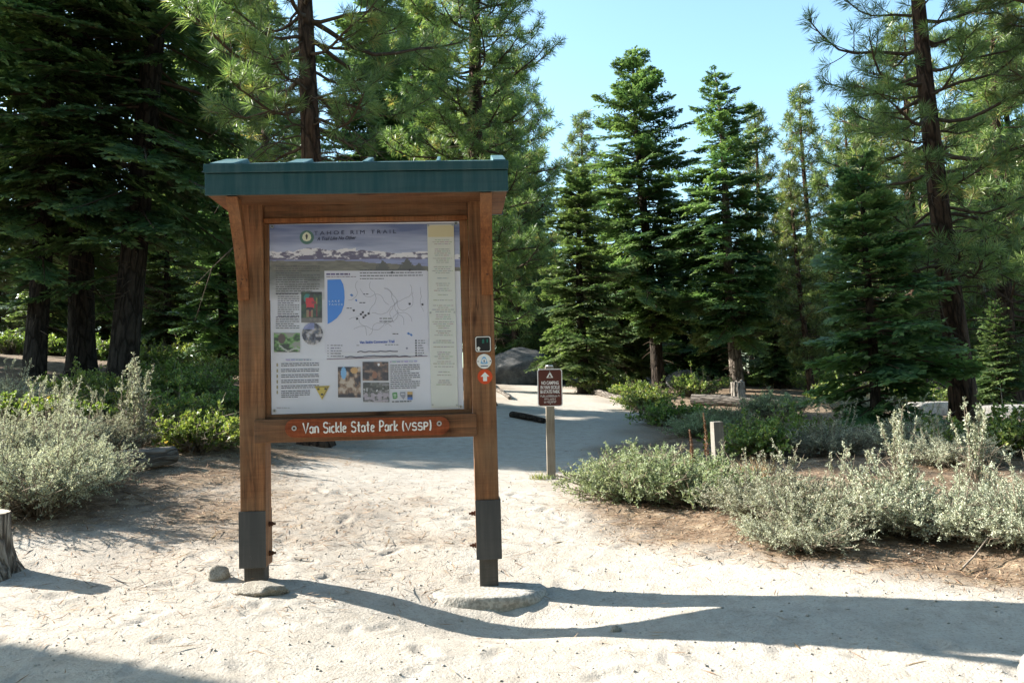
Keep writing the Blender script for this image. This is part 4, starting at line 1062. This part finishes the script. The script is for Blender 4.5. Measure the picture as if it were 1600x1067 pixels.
ptext('TAHOE RIM TRAIL', 491, 367.6, 619, 365.6, 6.4, M_ink1, space=1.5)
ptext('A Trail Like No Other', 496, 376.2, 557, 374.6, 5.6, M_ink1, shear=.35, bold=.0006)
ptext('LAKE', 513.5, 473.2, 530, 473, 3.2, M_ink3, space=1.6); ptext('TAHOE', 513.5, 478.4, 535, 478.2, 3.2, M_ink3, space=1.6)
ptext('Van Sickle Connector Trail', 561, 537.8, 615, 536.2, 4.0, M_ink2, bold=.0006)
for px, py in ((426.5, 353.5), (713.5, 350.5), (428, 642), (720, 634.5)):
    x, z = K(px, py); x = min(max(x, .02), PW-.02)
    MB().tube([(x, -.0055, z), (x, -.012, z)], .0125, 12).build('screw', M_zinc, panel)
    MB().tube([(x, -.0115, z), (x, -.0135, z)], .0055, 6).build('screw_socket', M_black, panel)
# cream notice strip
a0, a1 = K(668, 352), K(712, 635)
nx0, nz1 = a0; nx1 = K(711.5, 500)[0]; nz0 = a1[1]
cs = MB().box(nx0, nx1, -.0155, -.0075, nz0, nz1).build('notice_strip', M_cream, board, .002)
sp = Print(-.0172); rg2 = random.Random(9)
yy = 376
sp.rect(669.5, 354, 710, 372, lin(208, 194, 150)); 
while yy < 604:
    n = rg2.choice([1, 2, 3, 3, 4])
    sp.text_lines(674, yy, 709, n, 3.2, lin(168, 168, 160), 1.2, rg2, center=True); yy += n*3.2+rg2.choice([1.5, 3.5, 5])
sp.build('small_print', cs, kind='stuff')
for px, py in ((669.8, 354), (710, 353.5), (670.2, 490), (710.5, 489.5), (671, 632), (710.5, 632)):
    x, z = K(px, py); x = min(max(x, nx0+.01), nx1-.01); z = min(max(z, nz0+.012), nz1-.01)
    MB().tube([(x, -.0150, z), (x, -.019, z)], .007, 8).build('screw', M_zinc, cs)
# trail markers on the right post
def kp(px, py):            # front of the right post
    return RX0+(px-734-.022*(py-560))/37.5*(RX1-RX0), 1.40+(568-py)/227
def round_rect(cx, cz, w, h, r, n=5):
    P = []
    for sx, sz, a0 in ((1, 1, 0), (-1, 1, 90), (-1, -1, 180), (1, -1, 270)):
        for i in range(n+1):
            a = math.radians(a0+90*i/n); P.append((cx+sx*(w/2-r)+r*math.cos(a), cz+sz*(h/2-r)+r*math.sin(a)))
    return P
ZC = 1.435
cx = (RX0+RX1)/2+.005
def plate(P, y0, y1, name, m, parent, bev=0): return MB().prism(P, lambda x, z: (x, y0, z), lambda x, z: (x, y1, z)).build(name, m, parent, bev)
def zpx(py): return .0+ (905-py)/228.+.012
z1_, z2_, z3_ = zpx(561.5), zpx(588.5), zpx(612.5)
f = YF-.001
mk = plate(round_rect(cx-.004, z1_, .112, .112, .016), f, f-.004, 'trail_marker', M_black, board)
mk['label'] = 'black square trail marker with white edge and small arrow'
rim = [round_rect(cx-.004, z1_, .106, .106, .015), round_rect(cx-.004, z1_, .094, .094, .011)]
m = MB(); n = len(rim[0])
for a_, b_ in ((0, 1),):
    V = [(x, f-.0052, z) for x, z in rim[0]]+[(x, f-.0052, z) for x, z in rim[1]]
    m.add(V, [(i, (i+1) % n, n+(i+1) % n, n+i) for i in range(n)])
m.build('marker_edge', M_offw, mk)
def arrow(cx, cz, s): return [(cx-s*.22, cz-s*.5), (cx+s*.22, cz-s*.5), (cx+s*.22, cz+.0*s), (cx+s*.5, cz+.0*s), (cx, cz+s*.5), (cx-s*.5, cz+.0*s), (cx-s*.22, cz+.0*s)]
def flatpoly(P, y, name, m, parent): return MB().prism(P, lambda x, z: (x, y, z), lambda x, z: (x, y-.0008, z)).build(name, m, parent)
flatpoly(arrow(cx-.036, z1_-.030, .030), f-.0048, 'arrow', M_white, mk)
flatpoly([(cx-.012, z1_+.006), (cx+.004, z1_+.006), (cx+.004, z1_+.030), (cx-.002, z1_+.036), (cx-.010, z1_+.03)], f-.0048, 'marker_figure', M_green, mk)
flatpoly([(cx+.020, z1_+.010), (cx+.030, z1_+.010), (cx+.032, z1_+.034), (cx+.020, z1_+.034)], f-.0048, 'marker_figure', M_green, mk)
circ = lambda cx, cz, r, n=28: [(cx+r*math.cos(i*2*PI/n), cz+r*math.sin(i*2*PI/n)) for i in range(n)]
mk = plate(circ(cx, z2_, .051), f, f-.004, 'trail_marker', M_white, board); mk['label'] = 'white round trail marker with pale blue emblem'
flatpoly([(cx-.026, z2_-.014), (cx-.012, z2_+.026), (cx, z2_+.034), (cx+.012, z2_+.026), (cx+.026, z2_-.014), (cx+.014, z2_-.019), (cx-.014, z2_-.019)], f-.0048, 'marker_emblem', M_blue, mk)
flatpoly(circ(cx, z2_+.004, .015, 16), f-.0058, 'emblem_field', M_white, mk)
flatpoly([(cx-.003, z2_-.008), (cx+.003, z2_-.008), (cx+.004, z2_+.006), (cx, z2_+.014), (cx-.004, z2_+.006)], f-.0068, 'emblem_mark', M_navy, mk)
flatpoly([(cx-.024, z2_-.036), (cx+.024, z2_-.036), (cx+.026, z2_-.030), (cx-.026, z2_-.030)], f-.0048, 'small_print', M_navy, mk)
for s_ in (-1, 1): MB().tube([(cx+s_*.042, f-.003, z2_), (cx+s_*.042, f-.0075, z2_)], .004, 8).build('screw', M_rust, mk)
mk = plate(circ(cx+.003, z3_, .051), f, f-.004, 'trail_marker', M_red, board); mk['label'] = 'orange red round trail marker with white arrow'
flatpoly(arrow(cx+.003, z3_, .062), f-.0048, 'arrow', M_white, mk)
# ------------------------------------------------------------------ signs, posts, stumps, logs, stones
def stone(name, label, px, d, dims, seed, m, rz=0., flat=None, cat='rock', x=None, sink=.3, amp=.22, lumps=2.2, under=0, sub=4):
    g = random.Random(seed)
    if x is None: x = ray(px, 700, d).x
    bm = bmesh.new(); bmesh.ops.create_icosphere(bm, subdivisions=sub, radius=1)
    V = np.array([v.co[:] for v in bm.verts]); o = seed*3.7
    n = fbm(V[:, 0]*lumps+o, V[:, 1]*lumps+V[:, 2]*1.7, 4, seed)+fbm(V[:, 1]*lumps-o, V[:, 2]*lumps+V[:, 0]*.9, 4, seed+5)
    V = V*(1+amp*n)[:, None]
    # broken flat faces
    for _ in range(5 if under == 0 else 2):
        nv = np.array([g.gauss(0, 1), g.gauss(0, 1), abs(g.gauss(0, .7))]); nv /= np.linalg.norm(nv); k = g.uniform(.66, .85)
        dd = V@nv; V = V-np.maximum(dd-k, 0)[:, None]*nv*.85
    if flat: V[:, 2] = np.where(V[:, 2] > flat, flat+(V[:, 2]-flat)*.12, V[:, 2])
    if under: s_ = np.clip(-V[:, 2], 0, 1); V[:, :2] *= (1-under*s_**1.3)[:, None]
    V = V*np.array(dims)
    for v, c in zip(bm.verts, V): v.co = c
    for f_ in bm.faces: f_.smooth = True
    me = bpy.data.meshes.new(name); bm.to_mesh(me); bm.free(); me.materials.append(m)
    o = link(name, me, None, (x, d, surf(x, d)+dims[2]*(1-sink*2)*.5)); o.rotation_euler = (0, 0, rz)
    return tag(o, label, cat)
c_, s_ = math.cos(KR), math.sin(KR)
def kw(lx, ly): return KX+lx*c_-ly*s_, KY+lx*s_+ly*c_
sx, sy = kw(1.43, -.03)
st = stone('flat_stone', 'broad flat stone under the right post of the notice board', 0, sy, (.45, .29, .20), 3, M_smooth, .05, .40, x=sx+.02, sink=.3, amp=.10, under=.3)
st.location.z = -.222
sx, sy = kw(.0, -.19)
st = stone('flat_stone', 'pale lumpy stone half buried below the left post', 0, sy, (.17, .10, .06), 8, M_soilstone, .1, x=sx-.03, sink=.2, amp=.25, lumps=4)
stone('small_rock', 'small angular white rock left of the left post', 338, 5.75, (.085, .07, .07), 12, M_soilstone, .5, sink=.2, sub=3)
stone('pebble', 'single pale pebble lying in the shadow right of the flat stone', 953, 5.05, (.036, .026, .026), 14, M_soilstone, .4, cat='pebble', sink=.15, sub=3)
stone('boulder', 'big rounded grey boulder in the shade beyond the trail bend', 815, 35, (1.45, 1.1, 1.25), 17, M_dgranite, .2, sink=.2)
stone('boulder', 'lower dark boulder right of the big rounded one', 862, 38, (1.1, .9, .8), 18, M_dgranite, .9, sink=.2)
stone('boulder', 'slanting grey boulder with sunlit face below the tallest fir', 1066, 30, (.75, .6, .52), 21, M_dgranite, .4, sink=.2, amp=.18)
stone('rock', 'small pale pinkish rock behind the fallen log', 1207, 20.5, (.24, .2, .17), 23, M_granite, .1, sink=.2)
stone('granite_slab', 'long pale granite slab right of the big leaning pine', 1562, 19.5, (.85, .7, .32), 27, M_granite, .1, .5, sink=.2)
stone('granite_slab', 'low pale granite slab left of the big leaning pine', 1452, 20.5, (.8, .6, .30), 28, M_granite, .5, .5, sink=.2)
stone('rock', 'yellowish rock cut by the right edge in the near corner', 1606, 3.95, (.10, .10, .13), 31, M_granite, .1, sink=.1)

# brown campground sign
SX, SY = ray(862, 750, 10.4).x, 10.4
sg = thing('park_sign', 'brown park sign with tent symbol on a thin weathered post by the trail', 'sign', (SX, SY, surf(SX, SY)), .05)
sg.rotation_euler = (0, .012, .03)
MB().box(-.052, .052, 0, .09, -.1, 1.40).build('post', M_signpost, sg, .006)
zb, zt = .90, 1.37
P = round_rect(0, (zb+zt)/2, .312, zt-zb, .035)
pl_ = MB().prism(P, lambda x, z: (x, -.002, z), lambda x, z: (x, -.006, z)).build('sign_plate', M_offw, sg)
P = round_rect(0, (zb+zt)/2, .288, zt-zb-.024, .027)
MB().prism(P, lambda x, z: (x, -.0062, z), lambda x, z: (x, -.0075, z)).build('sign_face', M_brown, pl_)
tn = MB()
for P in ([(-.043, -.030), (-.024, -.030), (.010, .034), (-.005, .034)], [(.043, -.030), (.024, -.030), (-.002, .018), (.004, .034), (.0105, .0335)]):
    tn.prism([(x, z+zt-.083) for x, z in P], lambda x, z: (x, -.0077, z), lambda x, z: (x, -.0085, z))
tn.prism([(-.024, zt-.113), (.024, zt-.113), (.02, zt-.106), (-.02, zt-.106)], lambda x, z: (x, -.0079, z), lambda x, z: (x, -.0087, z))
tn.build('tent_symbol', M_offw, pl_)
zt_ = zt
for body, zc, w, h in (('NO CAMPING', zt-.195, .215, .042), ('IN VAN SICKLE', zt-.250, .238, .042), ('BI-STATE PARK', zt-.305, .244, .042)):
    text_mesh('lettering', body, -w/2, zc, h*1.38, -.0082, M_offw, pl_, wid=w, bold=.0015)
m = MB(); gg = random.Random(5)
for zc, w in ((zt-.350, .24), (zt-.388, .14), (zt-.424, .15)):
    x = -w/2
    while x < w/2:
        e = min(w/2, x+gg.uniform(.009, .014)); hh = .021
        k = gg.randrange(4)
        m.box(x, x+.0035, -.0086, -.0078, zc, zc+hh)
        if k != 1: m.box(x+.0042, e, -.0086, -.0078, zc+hh-.006, zc+hh)
        if k != 2: m.box(x+.0042, e, -.0086, -.0078, zc, zc+.006)
        x = e+gg.choice([.004, .004, .005, .010])
m.build('small_print', M_offw, pl_, kind='stuff')
for z in (zt-.035, zb+.035): MB().tube([(0, -.007, z), (0, -.0105, z)], .006, 8).build('bolt_head', M_zinc, pl_)
MB().tube([(0, .045, 1.395), (0, .045, 1.417)], .05, 10).build('post_cap', M_zinc, sg, .006)

# short grey post
x = ray(1124, 735, 9.6).x
MBp = MB().prism([(-.062, -.06), (.062, -.06), (.066, .06), (-.06, .066)], lambda a, b: (a, b, -.15), lambda a, b: (a*.96, b*.96, .64))
o = MBp.build('short_post', M_greyz, None, .012); o.location = (x, 9.6, surf(x, 9.6)); o.rotation_euler = (.01, -.02, .15)
tag(o, 'short square weathered grey post standing behind the rounded shrubs', 'post')

def stump(name, label, x, d, r, h, seed, tilt=0, cut=0., flare=1.6, jag=0.):
    g = np.random.default_rng(seed); n = 48; zs = np.array([-.15, -.02, .05*h, .18*h, .4*h, .7*h, h]); V = []; 
    for z in zs:
        a = np.arange(n)*2*PI/n
        k = 1+(flare-1)*np.exp(-max(z, 0)/(h*.28))
        rr = r*k*(1+.10*fbm(a*1.3, np.full(n, z*2+seed), 3, seed)+.16*np.exp(-max(z, 0)/(h*.4))*np.sin(a*5+seed)+.05*np.sin(a*13)+.10*fbm(a*4, np.full(n, z*.6), 3, 3))
        top = z == h
        V.append(np.stack([rr*np.cos(a), rr*np.sin(a), np.full(n, z)+(cut*rr*np.cos(a+.6)+jag*np.maximum(0, fbm(a*2, a*0+seed, 3, 2)) if top else 0)], -1))
    V = np.concatenate(V); i = np.arange(len(zs)-1)[:, None]*n; j = np.arange(n)[None]
    F = np.stack([i+j, i+(j+1) % n, i+n+(j+1) % n, i+n+j], -1).reshape(-1, 4)
    t = thing(name, label, 'stump', (x, d, surf(x, d)), 0); t.rotation_euler = (0, tilt, 0)
    link('bark', raw_mesh('bark', V, F, None, M_stump, smooth=True), t)
    top = V[-n:]; c = top.mean(0); c[2] -= .004
    m_ = MB(); m_.add([*map(tuple, top*np.array([.99, .99, 1])+np.array([0, 0, .001])), tuple(c)], [(k, (k+1) % n, n) for k in range(n)]); m_.build('cut_face', M_cut if not jag else M_stump, t)
    return t
x = ray(-14, 880, 5.75).x
stump('tree_stump', 'sawn grey stump with spreading roots at the left edge', x, 5.75, .10, .41, 5, .03, -.06, 1.9)
x = ray(1153, 615, 21.5).x
stump('tree_stump', 'small split stump standing on the fallen log', x, 21.5, .17, .52, 9, 0, .15, 1.25, .14)
x = ray(640, 560, 20).x

def log(name, label, P, r, seed, m=None, sides=14):
    P = np.array(P, float); k = 14; t = np.linspace(0, 1, k); Q = P[0]+(P[1]-P[0])*t[:, None]
    g = np.random.default_rng(seed); L = np.linalg.norm(P[1]-P[0]); ax = (P[1]-P[0])/L
    # built along local x so the grain follows the log
    s = t*L; pts = np.stack([s, .02*np.sin(s*2+seed), .015*np.sin(s*3)], -1)
    V, F = tube(pts, r*(1-.25*t), sides); c = np.repeat(pts, sides, 0); a = np.tile(np.arange(sides)*2*PI/sides, k)
    V = c+(V-c)*(1+.18*fbm(a*1.2, np.repeat(s, sides)*1.8+seed, 3, seed)+.05*np.sin(a*7))[:, None]
    th = thing(name, label, 'log', tuple(P[0]), 0); th.rotation_euler = Vector(ax).to_track_quat('X', 'Z').to_euler()
    link('bark', raw_mesh('bark', V, F, None, m or M_logbark, smooth=True), th)
    for e, nm in ((0, 0), (k-1, 1)):
        ring = V[e*sides:(e+1)*sides]; cc = ring.mean(0)+np.array([-.012 if e == 0 else .012, 0, 0]); MB().add([*map(tuple, ring), tuple(cc)], [(i, (i+1) % sides, sides) for i in range(sides)]).build('cut_end', m or M_stump, th)
    return th
def gp(px, d, dz=0): x = ray(px, 700, d).x; return (x, d, surf(x, d)+dz)
log('fallen_log', 'short weathered log lying in front of the grey shrubs at the left', [gp(172, 8.6, .10), gp(268, 9.3, .11)], .13, 3)
log('fallen_log', 'long weathered log lying below the split stump', [gp(1085, 21.3, .12), gp(1225, 20.0, .12)], .16, 6)
log('fallen_log', 'thin dark log lying along the left edge of the trail', [gp(800, 17.4, .05), gp(852, 16.6, .05)], .075, 8, M_darkbark)
log('fallen_log', 'log edging the far trail below the small conical fir', [gp(935, 25, .07), gp(985, 21.8, .07)], .10, 11)
log('fallen_log', 'pale thin log on the bank left of the far trail', [gp(775, 27, .08), gp(800, 22, .05)], .07, 13)

# dry flower stalks
for px, d, h, lab in ((1078, 8.55, .62, 'shorter reddish dry flower spike behind the rounded shrubs'), (1101, 8.6, .80, 'taller reddish dry flower spike beside the short grey post')):
    g = np.random.default_rng(px); x = ray(px, 700, d).x
    t = thing('flower_spike', lab, 'dry flower', (x, d, surf(x, d)), 0)
    tb = Tubes(); s = np.linspace(0, 1, 6); tb.add(np.stack([.02*np.sin(s*3), 0*s, h*s], -1), .006*(1-.5*s), 5); link('stem', tb.mesh('stem', M_stem), t)
    n = 260; f = g.random(n); b = np.stack([.02*np.sin((.45+.55*f)*3), 0*f, h*(.45+.55*f)], -1); dr = unit(rvec(n, g)*np.array([1, 1, .5])+np.array([0, 0, .5]))
    link('seed_head', soup('seed_head', kites(b, dr, rvec(n, g), .045*(1.1-f*.8)*g.uniform(.6, 1, n), np.full(n, .012)), g.random(n), M_redst), t)['kind'] = 'stuff'
# tuft of grass by the sign
def grass_tuft(label, px, d, n, h, seed, m=M_manz):
    g = np.random.default_rng(seed); x = ray(px, 700, d).x
    b = np.c_[g.normal(size=(n, 2))*.05, np.zeros(n)-.01]; dr = unit(np.c_[g.normal(size=(n, 2))*.45, np.ones(n)])
    o = link('grass_tuft', soup('grass_tuft', kites(b, dr, rvec(n, g), h*g.uniform(.4, 1, n), np.full(n, .006)), g.random(n), m), None, (x, d, surf(x, d)))
    tag(o, label, 'grass')
grass_tuft('tiny green grass tuft at the foot of the brown sign', 842, 10.35, 130, .13, 3)
grass_tuft('dry grass tuft in the shade behind the right thicket', 1185, 9.2, 160, .35, 4, M_straw)
grass_tuft('dry grass tuft at the foot of the short grey post', 1150, 9.4, 160, .30, 6, M_straw)
# dead branches lying about
def stick(label, pts, r):
    tb = Tubes(); P = np.array([gp(px, d, dz) for px, d, dz in pts]); tb.add(P, np.linspace(r, r*.4, len(P)), 5)
    o = link('fallen_branch', tb.mesh('fallen_branch', M_twig)); tag(o, label, 'branch')
stick('grey dead branch leaning out of the thicket at the right', [(1490, 5.55, .02), (1512, 5.7, .06), (1535, 5.8, .13), (1550, 5.9, .10)], .008)
stick('thin dead stick on the sand left of the left post', [(195, 7.9, .01), (215, 7.8, .02), (240, 7.6, .012)], .008)
stick('thin stick on the slope below the bright leafy shrub', [(265, 8.2, .015), (300, 8.1, .02), (340, 7.9, .01)], .006)
# litter: needles, twigs and pebbles
g = np.random.default_rng(99)
def scatter(n, x0, x1, y0, y1, pfun):
    x = g.uniform(x0, x1, n*4); y = y0+(y1-y0)*g.random(n*4)**1.35; p = pfun(x, y); k = g.random(n*4) < p
    return x[k][:n], y[k][:n]
x, y = scatter(60000, -7, 7, 3.4, 15, lambda x, y: np.clip(litter(x, y)*1.1, 0.012, 1)*np.clip(1.0-(y-5)/14, .15, 1))
n = len(x); a = g.uniform(0, 6.28, n)
d = unit(np.stack([np.cos(a), np.sin(a), g.normal(size=n)*.16], -1)); b = np.stack([x, y, surf_v(x, y)+g.uniform(.001, .012, n)], -1)
up_ = unit(np.c_[g.normal(size=(n, 2))*.3, np.ones(n)])
link('needle_litter', soup('needle_litter', kites(b, d, up_, g.uniform(.06, .16, n), g.uniform(.004, .008, n)), g.random(n), M_straw), kind='stuff')
x, y = scatter(9000, -4.5, 4, 3.4, 11, lambda x, y: .25+.6*litter(x, y))
n = len(x); oc = np.array([(1, 0, 0), (0, 1, 0), (-1, 0, 0), (0, -1, 0), (0, 0, 1), (0, 0, -1)], float)
of = np.array([(0, 1, 4), (1, 2, 4), (2, 3, 4), (3, 0, 4), (1, 0, 5), (2, 1, 5), (3, 2, 5), (0, 3, 5)])
sz = .003+.008*g.random(n)**4; jit = g.uniform(.6, 1.4, (n, 6, 1))
V = oc[None]*jit*sz[:, None, None]*np.array([1.2, .9, .7])+np.stack([x, y, surf_v(x, y)+sz*.3], -1)[:, None]
F = of[None]+np.arange(n)[:, None, None]*6
link('pebbles', raw_mesh('pebbles', V.reshape(-1, 3), None, F.reshape(-1, 3), M_smooth), kind='stuff')
x, y = scatter(900, -6, 6, 3.6, 12, lambda x, y: np.clip(litter(x, y), .06, 1)); n = len(x); a = g.uniform(0, 6.28, n)
d = unit(np.stack([np.cos(a), np.sin(a), g.normal(size=n)*.08], -1)); b = np.stack([x, y, surf_v(x, y)+.006], -1)
link('twig_litter', soup('twig_litter', kites(b, d, np.tile([0, 0, 1.], (n, 1)), g.uniform(.08, .3, n), g.uniform(.008, .02, n)), g.random(n)*.4, M_straw), kind='stuff')
